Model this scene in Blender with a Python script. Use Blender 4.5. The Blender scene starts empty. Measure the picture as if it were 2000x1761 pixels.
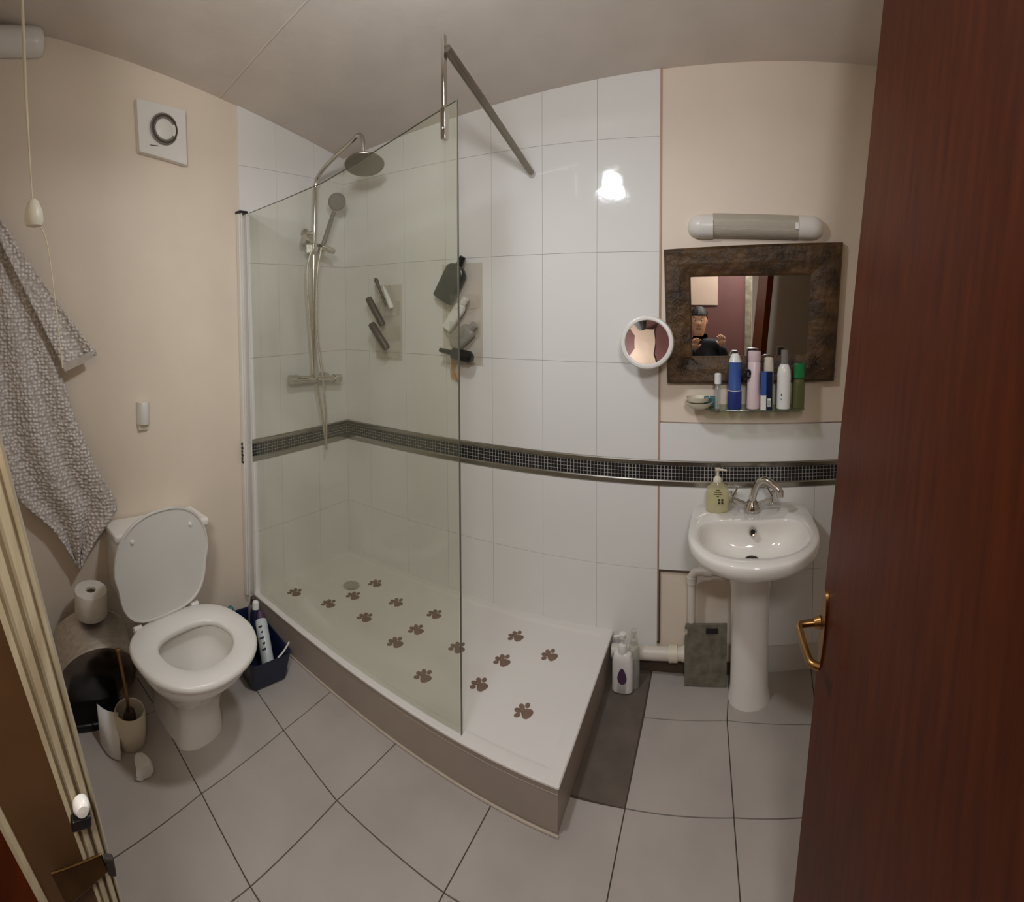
import bpy, bmesh, math, random
from math import sin, cos, pi, radians, sqrt, atan2, hypot
from mathutils import Matrix, Vector
random.seed(7)
SC = bpy.context.scene
COL = SC.collection

# ------------------------------------------------------------------ camera
# the photograph is a swept phone panorama: a cylindrical camera, slightly pitched down
CAM = Vector((2.151336, -2.227896, 1.71216))
YAW, PITCH, ROLL, FPX, V0 = .4287, -.0359, -.0042, 956.975, 629.965
f = Vector((-sin(YAW)*cos(PITCH), cos(YAW)*cos(PITCH), sin(PITCH)))
r0 = Vector((cos(YAW), sin(YAW), 0)); u0 = r0.cross(f)
rr = r0*cos(ROLL)+u0*sin(ROLL); uu = u0*cos(ROLL)-r0*sin(ROLL)
cd = bpy.data.cameras.new('camera'); cam = bpy.data.objects.new('camera', cd); COL.objects.link(cam)
cam.matrix_world = Matrix(((rr.x, uu.x, -f.x, CAM.x), (rr.y, uu.y, -f.y, CAM.y), (rr.z, uu.z, -f.z, CAM.z), (0, 0, 0, 1)))
cd.type = 'PANO'; cd.panorama_type = 'CENTRAL_CYLINDRICAL'
cd.central_cylindrical_range_u_min = -1000/FPX; cd.central_cylindrical_range_u_max = 1000/FPX
cd.central_cylindrical_range_v_min = -(1761-V0)/FPX; cd.central_cylindrical_range_v_max = V0/FPX
cd.clip_start = .01
SC.camera = cam

# ------------------------------------------------------------------ world, lamps, exposure
w = bpy.data.worlds.new('world'); SC.world = w; w.use_nodes = True
w.node_tree.nodes['Background'].inputs[0].default_value = (1.0, .80, .58, 1)
w.node_tree.nodes['Background'].inputs[1].default_value = .12
def lamp(name, kind, loc, energy, color, size=.1, rot=(0, 0, 0), **kw):
    l = bpy.data.lights.new(name, kind); l.energy = energy; l.color = color
    if kind == 'AREA': l.shape = 'DISK'; l.size = size
    else: l.shadow_soft_size = size
    for k, v in kw.items(): setattr(l, k, v)
    o = bpy.data.objects.new(name, l); o.location = loc; o.rotation_euler = rot; COL.objects.link(o)
    return o
lamp('bathroom_ceiling_light', 'POINT', (1.36, -1.24, 2.60), 8.2, (.87, .93, 1.0), .075)
lamp('bathroom_downlight', 'AREA', (1.36, -1.24, 2.515), 11.5, (.87, .93, 1.0), .17, (radians(4), 0, 0))
lamp('hall_fill_light', 'POINT', (2.36, -2.74, 2.48), 76, (.97, .98, 1.0), .16)  # fill added in the unseen hall to brighten low walls and floor
SC.view_settings.view_transform = 'Standard'; SC.view_settings.look = 'None'
SC.view_settings.exposure = -0.08; SC.view_settings.gamma = 1.0; SC.view_settings.use_curve_mapping = False
SC.cycles.use_denoising = True
SC.cycles.max_bounces = 10; SC.cycles.transparent_max_bounces = 16
SC.cycles.caustics_reflective = False; SC.cycles.caustics_refractive = False
SC.cycles.sample_clamp_indirect = 4.0

# ------------------------------------------------------------------ materials
def srgb(c):
    return tuple(((x/255)/12.92 if x/255 <= .04045 else ((x/255+.055)/1.055)**2.4) for x in c)+(1,)
def mat(name, col, rough=.5, metal=0, var=.06, vs=8, bump=0, bs=60, spec=.5, coat=0, trans=0, ior=1.45, alpha=1, col2=None, bd=.01, vstretch=None, emit=None, bumptype='noise', sheen=0):
    m = bpy.data.materials.new(name); m.use_nodes = True
    nt = m.node_tree; N = nt.nodes; L = nt.links; b = N['Principled BSDF']
    c = srgb(col); c2 = srgb(col2) if col2 else tuple(max(0, x*(1-2*var)) for x in c[:3])+(1,)
    tc = N.new('ShaderNodeTexCoord'); mp = N.new('ShaderNodeMapping'); L.new(tc.outputs['Object'], mp.inputs[0])
    if vstretch: mp.inputs['Scale'].default_value = vstretch
    n = N.new('ShaderNodeTexNoise'); n.inputs['Scale'].default_value = vs; n.inputs['Detail'].default_value = 5; L.new(mp.outputs[0], n.inputs[0])
    ramp = N.new('ShaderNodeValToRGB'); ramp.color_ramp.elements[0].position = .3; ramp.color_ramp.elements[1].position = .7
    ramp.color_ramp.elements[0].color = c2; ramp.color_ramp.elements[1].color = c
    L.new(n.outputs[0], ramp.inputs[0]); L.new(ramp.outputs[0], b.inputs['Base Color'])
    b.inputs['Roughness'].default_value = rough; b.inputs['Metallic'].default_value = metal
    b.inputs['Specular IOR Level'].default_value = spec; b.inputs['Coat Weight'].default_value = coat; b.inputs['Coat Roughness'].default_value = .08
    b.inputs['Transmission Weight'].default_value = trans; b.inputs['IOR'].default_value = ior; b.inputs['Alpha'].default_value = alpha
    b.inputs['Sheen Weight'].default_value = sheen
    if bump:
        if bumptype == 'voronoi':
            t = N.new('ShaderNodeTexVoronoi'); t.feature = 'SMOOTH_F1'; t.inputs['Scale'].default_value = bs; o = t.outputs['Distance']; inv = True
        else:
            t = N.new('ShaderNodeTexNoise'); t.inputs['Scale'].default_value = bs; t.inputs['Detail'].default_value = 4; o = t.outputs[0]; inv = False
        L.new(mp.outputs[0], t.inputs[0])
        bp = N.new('ShaderNodeBump'); bp.inputs['Strength'].default_value = bump; bp.inputs['Distance'].default_value = bd; bp.invert = inv
        L.new(o, bp.inputs['Height']); L.new(bp.outputs[0], b.inputs['Normal'])
    if emit: b.inputs['Emission Color'].default_value = srgb(emit[0]); b.inputs['Emission Strength'].default_value = emit[1]
    return m
M = {}
M['paint'] = mat('cream_wall_paint', (228, 212, 193), .42, var=.03, vs=3, bump=.12, bs=25, bd=.004, spec=.35)
M['ceil'] = mat('ceiling_paint', (214, 203, 192), .8, var=.04, vs=5, bump=.3, bs=9, bd=.01)
M['tile'] = mat('white_glazed_tile', (230, 227, 222), .07, var=.015, vs=2, bump=.25, bs=3.2, bd=.012, spec=.5)
M['grout'] = mat('wall_grout', (214, 209, 201), .8)
M['floor'] = mat('grey_floor_tile', (178, 168, 160), .42, var=.07, vs=4, bump=.15, bs=60, bd=.002, spec=.4)
M['fgrout'] = mat('dark_floor_grout', (78, 68, 60), .9)
M['concrete'] = mat('bare_concrete', (104, 92, 82), .9, var=.12, vs=12, bump=.4, bs=40)
M['tray'] = mat('white_shower_tray', (226, 220, 213), .35, var=.02, vs=3, bump=.05, bs=120, bd=.002)
M['riser'] = mat('taupe_riser_tile', (162, 148, 135), .4, var=.05, vs=6)
M['chrome'] = mat('chrome', (205, 200, 192), .09, 1, var=.01)
M['steel'] = mat('brushed_steel', (226, 218, 206), .5, 1, var=.12, vs=6, bump=.1, bs=80, vstretch=(12, 1, 12), bd=.002)
M['dullsteel'] = mat('dull_steel', (150, 142, 130), .4, 1, var=.1, vs=8)
M['silver'] = mat('satin_silver_trim', (168, 164, 154), .22, 1, var=.03)
M['wood'] = mat('dark_varnished_wood', (84, 35, 9), .42, var=.2, vs=6, col2=(66, 25, 6), vstretch=(9, 9, .5), bump=.08, bs=30, bd=.002, spec=.09)
M['brass'] = mat('brass', (158, 120, 74), .28, 1, var=.06)
M['dbrass'] = mat('aged_brass', (112, 84, 48), .35, 1, var=.2, vs=30)
M['cream'] = mat('cream_gloss_woodwork', (186, 174, 148), .4, var=.08, vs=7, col2=(158, 142, 114), vstretch=(6, 6, .8))
M['jamb'] = mat('brown_hall_woodwork', (92, 62, 34), .5, var=.2, vs=6)
M['ceramic'] = mat('white_ceramic', (232, 226, 218), .08, var=.01, vs=2, coat=.4)
M['plastic'] = mat('white_plastic', (224, 219, 211), .28, var=.015)
M['lid'] = mat('toilet_lid_plastic', (206, 202, 196), .28, var=.015)
M['ivory'] = mat('ivory_plastic', (216, 206, 184), .4, var=.03)
M['black'] = mat('black_plastic', (24, 22, 22), .35, var=.1)
M['dark'] = mat('dark_rubber', (40, 34, 30), .6)
M['paper'] = mat('white_tissue', (226, 218, 205), .95, var=.04, vs=30, bump=.2, bs=70, bd=.002)
M['card'] = mat('cardboard', (128, 108, 84), .9)
M['towel'] = mat('beige_waffle_towel', (196, 184, 172), .95, var=.10, vs=30, sheen=.3)
M['towelbob'] = mat('beige_bobbled_towel', (202, 190, 178), .95, var=.18, vs=70, bump=1.0, bs=62, bd=.012, bumptype='voronoi', sheen=.3)
M['navy'] = mat('navy_plastic', (20, 30, 58), .3, var=.1)
M['paw'] = mat('brown_vinyl', (132, 104, 88), .5, var=.12, vs=30)
M['mirror'] = mat('mirror_silver', (236, 236, 232), .008, 1, var=0)
M['rustic'] = mat('rustic_dark_wood', (98, 70, 40), .5, var=.3, vs=14, col2=(44, 31, 16), bump=.6, bs=26, bd=.02, spec=.4)
M['diffuser'] = mat('ribbed_diffuser', (196, 186, 168), .2, var=.06, vs=40, vstretch=(.3, 1, 12), bump=.3, bs=60, trans=.15)
M['blue'] = mat('blue_enamel', (62, 92, 160), .3, var=.05)
M['dblue'] = mat('deep_blue_plastic', (34, 52, 116), .3, var=.05)
M['pink'] = mat('pale_pink_enamel', (222, 198, 200), .3, var=.03)
M['grey'] = mat('grey_plastic', (124, 118, 112), .35, var=.05)
M['teal'] = mat('teal_plastic', (64, 120, 130), .35, var=.1)
M['white'] = mat('white_label', (230, 228, 222), .3, var=.02)
M['pvc'] = mat('white_pvc', (214, 204, 190), .35, var=.05)
M['slate'] = mat('mottled_grey_board', (124, 118, 102), .35, var=.2, vs=22, col2=(88, 82, 70))
M['purple'] = mat('purple_ink', (84, 56, 82), .5)
M['amber'] = mat('orange_net', (206, 150, 92), .8)
M['bblack'] = mat('charcoal_bottle', (54, 56, 50), .25, var=.1)
M['brown'] = mat('brown_plastic', (74, 58, 48), .4, var=.15)
M['skin'] = mat('skin', (196, 148, 118), .55, var=.08, vs=14)
M['hair'] = mat('black_hair', (22, 17, 16), .6, var=.3, vs=60, bump=.6, bs=120)
M['shirt'] = mat('black_shirt', (26, 24, 30), .8, var=.1)
M['maroon'] = mat('maroon_hall_paint', (84, 48, 46), .6, var=.05)
M['hallbeige'] = mat('hall_beige_panel', (160, 140, 126), .6, var=.03)
M['hallwhite'] = mat('hall_cream_paint', (212, 202, 176), .6, var=.03)
M['ink'] = mat('dark_print', (40, 36, 30), .5)
M['cord'] = mat('cream_cord', (216, 200, 172), .7)
def bobble(name, hi, lo, sc):
    m = bpy.data.materials.new(name); m.use_nodes = True; nt = m.node_tree; N = nt.nodes; L = nt.links; b = N['Principled BSDF']
    tc = N.new('ShaderNodeTexCoord'); v = N.new('ShaderNodeTexVoronoi'); v.inputs['Scale'].default_value = sc; v.inputs['Randomness'].default_value = .55; L.new(tc.outputs['Object'], v.inputs[0])
    rp_ = N.new('ShaderNodeValToRGB'); rp_.color_ramp.elements[0].position = .15; rp_.color_ramp.elements[0].color = srgb(hi); rp_.color_ramp.elements[1].position = .62; rp_.color_ramp.elements[1].color = srgb(lo)
    L.new(v.outputs['Distance'], rp_.inputs[0]); L.new(rp_.outputs[0], b.inputs['Base Color'])
    bp = N.new('ShaderNodeBump'); bp.invert = True; bp.inputs['Strength'].default_value = 1; bp.inputs['Distance'].default_value = .012
    L.new(v.outputs['Distance'], bp.inputs['Height']); L.new(bp.outputs[0], b.inputs['Normal']); b.inputs['Roughness'].default_value = .95; b.inputs['Sheen Weight'].default_value = .2
    return m
M['towelbob'] = bobble('beige_bobbled_towel', (246, 239, 232), (190, 178, 168), 60)
def facing(N, L, base=.035, amp=.75, p=4):
    lw = N.new('ShaderNodeLayerWeight'); lw.inputs[0].default_value = .5; a = N.new('ShaderNodeMath'); a.operation = 'POWER'; a.inputs[1].default_value = p; L.new(lw.outputs['Facing'], a.inputs[0])
    b = N.new('ShaderNodeMath'); b.operation = 'MULTIPLY_ADD'; b.inputs[1].default_value = amp; b.inputs[2].default_value = base; L.new(a.outputs[0], b.inputs[0]); return b
def clearmat(name, tint, haze, rough=.02, hazecol=(200, 200, 190), patch=None):
    m = bpy.data.materials.new(name); m.use_nodes = True; nt = m.node_tree; N = nt.nodes; L = nt.links; N.clear()
    out = N.new('ShaderNodeOutputMaterial'); tr = N.new('ShaderNodeBsdfTransparent'); tr.inputs[0].default_value = srgb(tint)
    gl = N.new('ShaderNodeBsdfGlossy'); gl.inputs['Roughness'].default_value = rough; gl.inputs[0].default_value = (.9, .9, .9, 1)
    df = N.new('ShaderNodeBsdfDiffuse'); df.inputs[0].default_value = srgb(hazecol)
    fr = facing(N, L)
    tc = N.new('ShaderNodeTexCoord'); n = N.new('ShaderNodeTexNoise'); n.inputs['Scale'].default_value = 2.2; n.inputs['Detail'].default_value = 6
    L.new(tc.outputs['Object'], n.inputs[0])
    mr = N.new('ShaderNodeMapRange'); mr.inputs[1].default_value = .3; mr.inputs[2].default_value = .7; mr.inputs[3].default_value = haze*.7; mr.inputs[4].default_value = haze*1.3
    L.new(n.outputs[0], mr.inputs[0])
    m1 = N.new('ShaderNodeMixShader'); L.new(tr.outputs[0], m1.inputs[1]); L.new(df.outputs[0], m1.inputs[2]); L.new(mr.outputs[0], m1.inputs[0])
    m2 = N.new('ShaderNodeMixShader'); L.new(fr.outputs[0], m2.inputs[0]); L.new(m1.outputs[0], m2.inputs[1]); L.new(gl.outputs[0], m2.inputs[2])
    L.new(m2.outputs[0], out.inputs[0]); return m
def streaked_glass():
    # slightly green glass with dried-on lime haze that softens what lies behind it
    m = bpy.data.materials.new('streaked_shower_glass'); m.use_nodes = True; nt = m.node_tree; N = nt.nodes; L = nt.links; N.clear()
    out = N.new('ShaderNodeOutputMaterial')
    tr = N.new('ShaderNodeBsdfTransparent'); tr.inputs[0].default_value = (.955, .965, .905, 1)
    rf = N.new('ShaderNodeBsdfRefraction'); rf.inputs['IOR'].default_value = 1.0; rf.inputs['Roughness'].default_value = .15; rf.inputs[0].default_value = (.955, .965, .905, 1)
    df = N.new('ShaderNodeBsdfDiffuse'); df.inputs[0].default_value = srgb((206, 206, 180))
    tl_ = N.new('ShaderNodeBsdfTranslucent'); tl_.inputs[0].default_value = srgb((206, 206, 180)); mh = N.new('ShaderNodeMixShader'); mh.inputs[0].default_value = .62
    L.new(df.outputs[0], mh.inputs[1]); L.new(tl_.outputs[0], mh.inputs[2])
    gl = N.new('ShaderNodeBsdfGlossy'); gl.inputs['Roughness'].default_value = .03
    fr = facing(N, L, .045, .5, 5)
    tc = N.new('ShaderNodeTexCoord'); n = N.new('ShaderNodeTexNoise'); n.inputs['Scale'].default_value = 3.0; n.inputs['Detail'].default_value = 7
    L.new(tc.outputs['Object'], n.inputs[0])
    a = N.new('ShaderNodeMapRange'); a.inputs[1].default_value = .35; a.inputs[2].default_value = .65; a.inputs[3].default_value = .06; a.inputs[4].default_value = .34; L.new(n.outputs[0], a.inputs[0])
    m1 = N.new('ShaderNodeMixShader'); L.new(a.outputs[0], m1.inputs[0]); L.new(tr.outputs[0], m1.inputs[1]); L.new(rf.outputs[0], m1.inputs[2])
    h = N.new('ShaderNodeMapRange'); h.inputs[1].default_value = .3; h.inputs[2].default_value = .7; h.inputs[3].default_value = .06; h.inputs[4].default_value = .15; L.new(n.outputs[0], h.inputs[0])
    m2 = N.new('ShaderNodeMixShader'); L.new(h.outputs[0], m2.inputs[0]); L.new(m1.outputs[0], m2.inputs[1]); L.new(mh.outputs[0], m2.inputs[2])
    m3 = N.new('ShaderNodeMixShader'); L.new(fr.outputs[0], m3.inputs[0]); L.new(m2.outputs[0], m3.inputs[1]); L.new(gl.outputs[0], m3.inputs[2])
    L.new(m3.outputs[0], out.inputs[0]); return m
M['screen'] = streaked_glass()
M['glassedge'] = mat('glass_edge', (98, 96, 80), .15, var=.1)
M['clear'] = clearmat('clear_acrylic', (242, 242, 236), .30, hazecol=(226, 222, 214))
M['cleargrey'] = clearmat('smoky_acrylic', (252, 250, 247), .045, hazecol=(226, 220, 212))
M['greyhaze'] = clearmat('misty_grey_plastic', (214, 210, 204), .55, hazecol=(186, 180, 172))
M['shelfglass'] = clearmat('shelf_glass', (206, 218, 200), .06)
M['greenclear'] = clearmat('green_tinted_plastic', (160, 172, 120), .34, hazecol=(136, 140, 88))
M['greencap'] = mat('green_cap', (34, 122, 66), .3, var=.08)
M['soapclear'] = clearmat('pale_yellow_liquid_bottle', (240, 235, 206), .34, hazecol=(228, 221, 184))
M['water'] = clearmat('bowl_water', (176, 190, 186), .1)

# ------------------------------------------------------------------ mesh helpers
class MB:
    def __init__(s): s.v = []; s.f = []; s.m = []; s.k = 0
    def add(s, V, Fs):
        o = len(s.v); s.v += [tuple(v) for v in V]
        for q in Fs: s.f.append(tuple(i+o for i in q)); s.m.append(s.k)
        return s
    def hexa(s, c8): return s.add(c8, [(0, 3, 2, 1), (4, 5, 6, 7), (0, 1, 5, 4), (1, 2, 6, 5), (2, 3, 7, 6), (3, 0, 4, 7)])
    def box(s, a, b):
        x0, y0, z0 = a; x1, y1, z1 = b
        return s.hexa([(x0, y0, z0), (x1, y0, z0), (x1, y1, z0), (x0, y1, z0), (x0, y0, z1), (x1, y0, z1), (x1, y1, z1), (x0, y1, z1)])
    def loft(s, rings, cap0=True, cap1=True, close=False):
        n = len(rings[0]); V = [p for R in rings for p in R]; F = []
        for i in range(len(rings)-(0 if close else 1)):
            j = (i+1) % len(rings)
            for k in range(n):
                l = (k+1) % n; F.append((i*n+k, i*n+l, j*n+l, j*n+k))
        if not close:
            if cap0: F.append(tuple(range(n-1, -1, -1)))
            if cap1: F.append(tuple(range((len(rings)-1)*n, len(rings)*n)))
        return s.add(V, F)
    def tube(s, pts, r, n=12, rs=None):
        pts = [Vector(p) for p in pts]; rings = []; up = None
        for i, p in enumerate(pts):
            d = (pts[min(i+1, len(pts)-1)]-pts[max(i-1, 0)]).normalized()
            if up is None: up = Vector((0, 0, 1)) if abs(d.z) < .9 else Vector((1, 0, 0))
            a = d.cross(up)
            if a.length < 1e-4: a = d.cross(Vector((0, 1, 0)))
            a.normalize(); b = a.cross(d).normalized(); up = b
            q = rs[i] if rs else r
            rings.append([p+a*cos(t*2*pi/n)*q+b*sin(t*2*pi/n)*q for t in range(n)])
        return s.loft(rings)
    def cyl(s, p0, p1, r0, r1=None, n=24): return s.tube([p0, p1], r0, n, [r0, r0 if r1 is None else r1])
    def lathe(s, prof, c=(0, 0, 0), n=28, ax=None, cap=True):
        # prof: (radius, height) along ax
        A = Vector(ax or (0, 0, 1)).normalized(); X = A.cross(Vector((0, 1, 0)) if abs(A.y) < .9 else Vector((1, 0, 0))).normalized(); Y = A.cross(X); c = Vector(c)
        return s.loft([[c+A*h+X*cos(t*2*pi/n)*r+Y*sin(t*2*pi/n)*r for t in range(n)] for r, h in prof], cap, cap)
    def prism(s, poly, off):
        off = Vector(off); A = [Vector(p) for p in poly]
        return s.loft([A, [p+off for p in A]])
    def sphere(s, c, r, n=16, sc=(1, 1, 1)):
        c = Vector(c); rings = []
        for i in range(1, n//2):
            t = pi*i/(n//2); rings.append([c+Vector((sc[0]*r*sin(t)*cos(2*pi*k/n), sc[1]*r*sin(t)*sin(2*pi*k/n), -sc[2]*r*cos(t))) for k in range(n)])
        return s.loft(rings)
LOC = {}
def obj(name, mb, mats, parent=None, smooth=True, bevel=0, loc=None, local=False, subsurf=0, ang=40, solid=0):
    """ONE mesh object; world coordinates unless local; a part shares its thing's origin"""
    base = Vector((0, 0, 0))
    if parent is not None: base = LOC.get(parent.name, Vector((0, 0, 0)))
    elif loc is not None: base = Vector(loc)
    me = bpy.data.meshes.new(name)
    V = mb.v if local else [tuple(Vector(v)-base) for v in mb.v]
    me.from_pydata(V, [], mb.f)
    if not isinstance(mats, (list, tuple)): mats = [mats]
    for m in mats: me.materials.append(M[m])
    for p, k in zip(me.polygons, mb.m): p.material_index = k
    bm = bmesh.new(); bm.from_mesh(me); bmesh.ops.recalc_face_normals(bm, faces=bm.faces); bm.to_mesh(me); bm.free()
    if smooth:
        me.polygons.foreach_set('use_smooth', [True]*len(me.polygons))
        try: me.set_sharp_from_angle(angle=radians(ang))
        except Exception: pass
    o = bpy.data.objects.new(name, me); COL.objects.link(o)
    if parent is not None: o.parent = parent
    elif loc is not None: o.location = loc
    LOC[o.name] = base
    if solid: md = o.modifiers.new('solidify', 'SOLIDIFY'); md.thickness = solid; md.offset = 0
    if bevel: md = o.modifiers.new('bevel', 'BEVEL'); md.width = bevel; md.segments = 3; md.limit_method = 'ANGLE'; md.angle_limit = radians(35)
    if subsurf: md = o.modifiers.new('subsurf', 'SUBSURF'); md.levels = md.render_levels = subsurf
    return o
def tag(o, label, cat, group=None, kind=None):
    o['label'] = label; o['category'] = cat
    if group: o['group'] = group
    if kind: o['kind'] = kind
    return o
def thing(name, label, cat, loc, rot=(0, 0, 0), group=None):
    o = bpy.data.objects.new(name, None); COL.objects.link(o); o.location = loc; o.rotation_euler = rot; o.empty_display_size = .05
    LOC[o.name] = Vector(loc); return tag(o, label, cat, group)
def struct(name, mb, mats, **kw):
    o = obj(name, mb, mats, **kw); o['kind'] = 'structure'; return o
def smoothpath(pts, k=6):
    P = [Vector(p) for p in pts]; out = []
    for i in range(len(P)-1):
        a, b, c, d = P[max(i-1, 0)], P[i], P[i+1], P[min(i+2, len(P)-1)]
        for j in range(k):
            t = j/k; out.append(.5*((2*b)+(c-a)*t+(2*a-5*b+4*c-d)*t*t+(3*b-a-3*c+d)*t**3))
    return out+[P[-1]]

# ------------------------------------------------------------------ room shell
WL = .046
def wx(y, off=0): return WL*y+off
def ceilz(x, y): return 2.630+.0762*x-.2097*y
# floor: individual tile faces over a dark grout bed, one bay left bare beside the tray
GX = [-.16, .225, .632, .972, 1.404, 1.842, 2.210, 2.60, 3.0]
GY = [.12, -.265, -.655, -1.05, -1.452, -1.84, -2.24]
fixn = {(2, 3): (.619, -1.042), (3, 3): (.966, -1.084), (4, 3): (1.401, -1.080), (2, 4): (.654, -1.441), (3, 4): (.978, -1.456), (5, 2): (1.842, -.650), (6, 2): (2.210, -.646),
        (6, 1): (2.191, -.261), (5, 1): (1.846, -.275), (7, 1): (2.56, -.31), (7, 2): (2.58, -.675), (1, 3): (.235, -.985), (2, 2): (.60, -.655), (3, 2): (.99, -.66), (4, 2): (1.41, -.67), (2, 5): (.72, -1.82), (1, 4): (.25, -1.43), (6, 3): (2.232, -1.04), (5, 3): (1.842, -1.05)}
gx = lambda i, j: Vector((*(fixn.get((i, j), (GX[i], GY[j]))), 0))
mb = MB(); mb.k = 1; mb.box((-.2, -2.3, -.12), (3.1, .1, -.004)); mb.k = 0
for i in range(8):
    for j in range(6):
        a, b, c, d = gx(i, j), gx(i+1, j), gx(i+1, j+1), gx(i, j+1)
        if i == 4 and j <= 1:
            continue
        ctr = (a+b+c+d)/4; q = []
        for p in (a, b, c, d):
            dd = ctr-p; q.append(p+Vector((.0022*(1 if dd.x > 0 else -1), .0022*(1 if dd.y > 0 else -1), 0)))
        mb.prism([p-Vector((0, 0, .004)) for p in q], (0, 0, .004))
mb.k = 2; mb.box((1.40, -.648, -.006), (1.839, .05, -.002))
struct('floor', mb, ['floor', 'fgrout', 'concrete'], smooth=False)
# back wall
H = 3.35
def wall_tiles(mb, P, us, vs, gap=.0007, t=.006, n=None):
    """P(u, v, depth) -> point; tiles between the joint lines us x vs"""
    for a, b in zip(us[:-1], us[1:]):
        for c, d in zip(vs[:-1], vs[1:]):
            mb.prism([P(a+gap, c+gap, 0), P(b-gap, c+gap, 0), P(b-gap, d-gap, 0), P(a+gap, d-gap, 0)], P(0, 0, t)-P(0, 0, 0))
Pb = lambda u, v, d: Vector((u, -d, v))
mb = MB(); mb.k = 0; mb.box((-.3, .0065, -.1), (3.1, .12, H))
mb.k = 1; mb.box((-.02, .0, 0), (1.866, .0065, H)); 
mb.k = 2
ux = [0, .199, .474, .749, 1.024, 1.299, 1.571, 1.864]
up = [.998, 1.443, 1.957, 2.475, 3.0]
wall_tiles(mb, Pb, ux, up); wall_tiles(mb, Pb, ux, [.02, .484, .876])
# right of the upright trim: tiles only below and just above the band, a bay left unplastered
mb.k = 1; mb.box((1.866, .0005, 1.0), (2.95, .0065, 1.17)); mb.box((1.866, .0005, .484), (2.95, .0065, .876)); mb.box((2.225, .0005, .0), (2.95, .0065, .484))
mb.k = 2; wall_tiles(mb, Pb, [1.871, 2.95], [.998, 1.172]); wall_tiles(mb, Pb, [1.871, 2.225, 2.59, 2.95], [.484, .876]); wall_tiles(mb, Pb, [2.225, 2.59, 2.95], [.13, .484])
mb.k = 0; mb.box((1.866, -.003, 1.177), (3.1, .0065, H)); 
struct('wall_back', mb, ['paint', 'grout', 'tile'], smooth=False)
def WLp(y, z, d): return Vector((WL*y+d, y, z))
mb = MB(); mb.k = 0
mb.hexa([(wx(-2.2)-.12, -2.2, -.1), (wx(-2.2), -2.2, -.1), (wx(.1), .1, -.1), (wx(.1)-.12, .1, -.1), (wx(-2.2)-.12, -2.2, H), (wx(-2.2), -2.2, H), (wx(.1), .1, H), (wx(.1)-.12, .1, H)])
mb.k = 1; Pl = lambda u, v, d: Vector((WL*u+d, u, v))
mb.prism([Pl(0, 0, 0), Pl(-.745, 0, 0), Pl(-.745, H, 0), Pl(0, H, 0)], (.0012, 0, 0))
mb.k = 2
wall_tiles(mb, Pl, [-.766, -.52, -.245, -.007], up, t=.006); wall_tiles(mb, Pl, [-.766, -.52, -.245, -.007], [.02, .484, .876], t=.006)
struct('wall_left', mb, ['paint', 'grout', 'tile'], smooth=False)
mb = MB(); mb.box((2.95, -2.2, -.1), (3.05, .1, H)); struct('wall_right', mb, 'paint', smooth=False)
# front wall with the doorway the photograph is taken from
mb = MB(); mb.box((-.3, -2.30, -.1), (1.44, -2.19, H)); mb.box((2.42, -2.30, -.1), (3.05, -2.19, H)); mb.box((1.44, -2.30, 2.75), (2.42, -2.19, H))
struct('wall_front', mb, 'paint', smooth=False)
# ceiling slopes up towards the doorway
mb = MB()
def ceilpatch(x0, y0, x1, y1):
    a = [(x0, y0, ceilz(x0, y0)), (x1, y0, ceilz(x1, y0)), (x1, y1, ceilz(x1, y1)), (x0, y1, ceilz(x0, y1))]
    mb.hexa(a+[(x, y, z+.06) for x, y, z in a])
ceilpatch(-.3, -2.2, 3.1, .11)
struct('ceiling', mb, 'ceil', smooth=False)
mb = MB(); mb.tube([(.95, -.97, ceilz(.95, -.97)), (.737, -.947, ceilz(.737, -.947)), (-.03, -.869, ceilz(-.03, -.869))], .004, 8); struct('trim_10', mb, 'ceil')
# mosaic band with silver liners, on both tiled walls
def band(name, P, u0, u1, side):
    mb = MB(); mb.k = 0
    t0, t1 = .906, .973; rows = 4; ph = (t1-t0)/rows; n = int(abs(u1-u0)/ph)
    mb.prism([P(u0, t0, 0), P(u1, t0, 0), P(u1, t1, 0), P(u0, t1, 0)], P(0, 0, .0045)-P(0, 0, 0))
    du = (u1-u0)/n
    for i in range(n):
        for j in range(rows):
            mb.k = 1+random.choice([0, 0, 0, 1, 2])
            a, b = u0+i*du+du*.07, u0+(i+1)*du-du*.07; c, d = t0+j*ph+ph*.07, t0+(j+1)*ph-ph*.07
            mb.prism([P(a, c, .0045), P(b, c, .0045), P(b, d, .0045), P(a, d, .0045)], P(0, 0, .0015)-P(0, 0, 0))
    mb.k = 4
    for a, b in ((.876, t0), (t1, .998)):
        prof = [(a+.0005, 0), (a+.0005, .006), (a+.005, .010), (b-.005, .010), (b-.0005, .006), (b-.0005, 0)]
        mb.loft([[P(u0, z, d) for z, d in prof], [P(u1, z, d) for z, d in prof]])
    return struct(name, mb, ['grout', 'black', 'mos1', 'mos2', 'silver'], smooth=False)
M['mos1'] = mat('dark_slate_glass_mosaic', (32, 33, 38), .15, var=.1)
M['mos2'] = mat('dark_brown_glass_mosaic', (38, 31, 27), .15, var=.1)
band('trim_1', Pb, .0, 2.95, 1)
band('trim_2', Pl, -.735, -.012, 1)
M['edge'] = mat('tan_edge_strip', (184, 146, 120), .5, var=.05)
mb = MB(); mb.box((1.864, -.0095, .998), (1.872, .002, 2.95)); mb.box((1.8655, -.0075, .14), (1.8705, .002, .875)); struct('trim_3', mb, 'edge', smooth=False)
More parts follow.
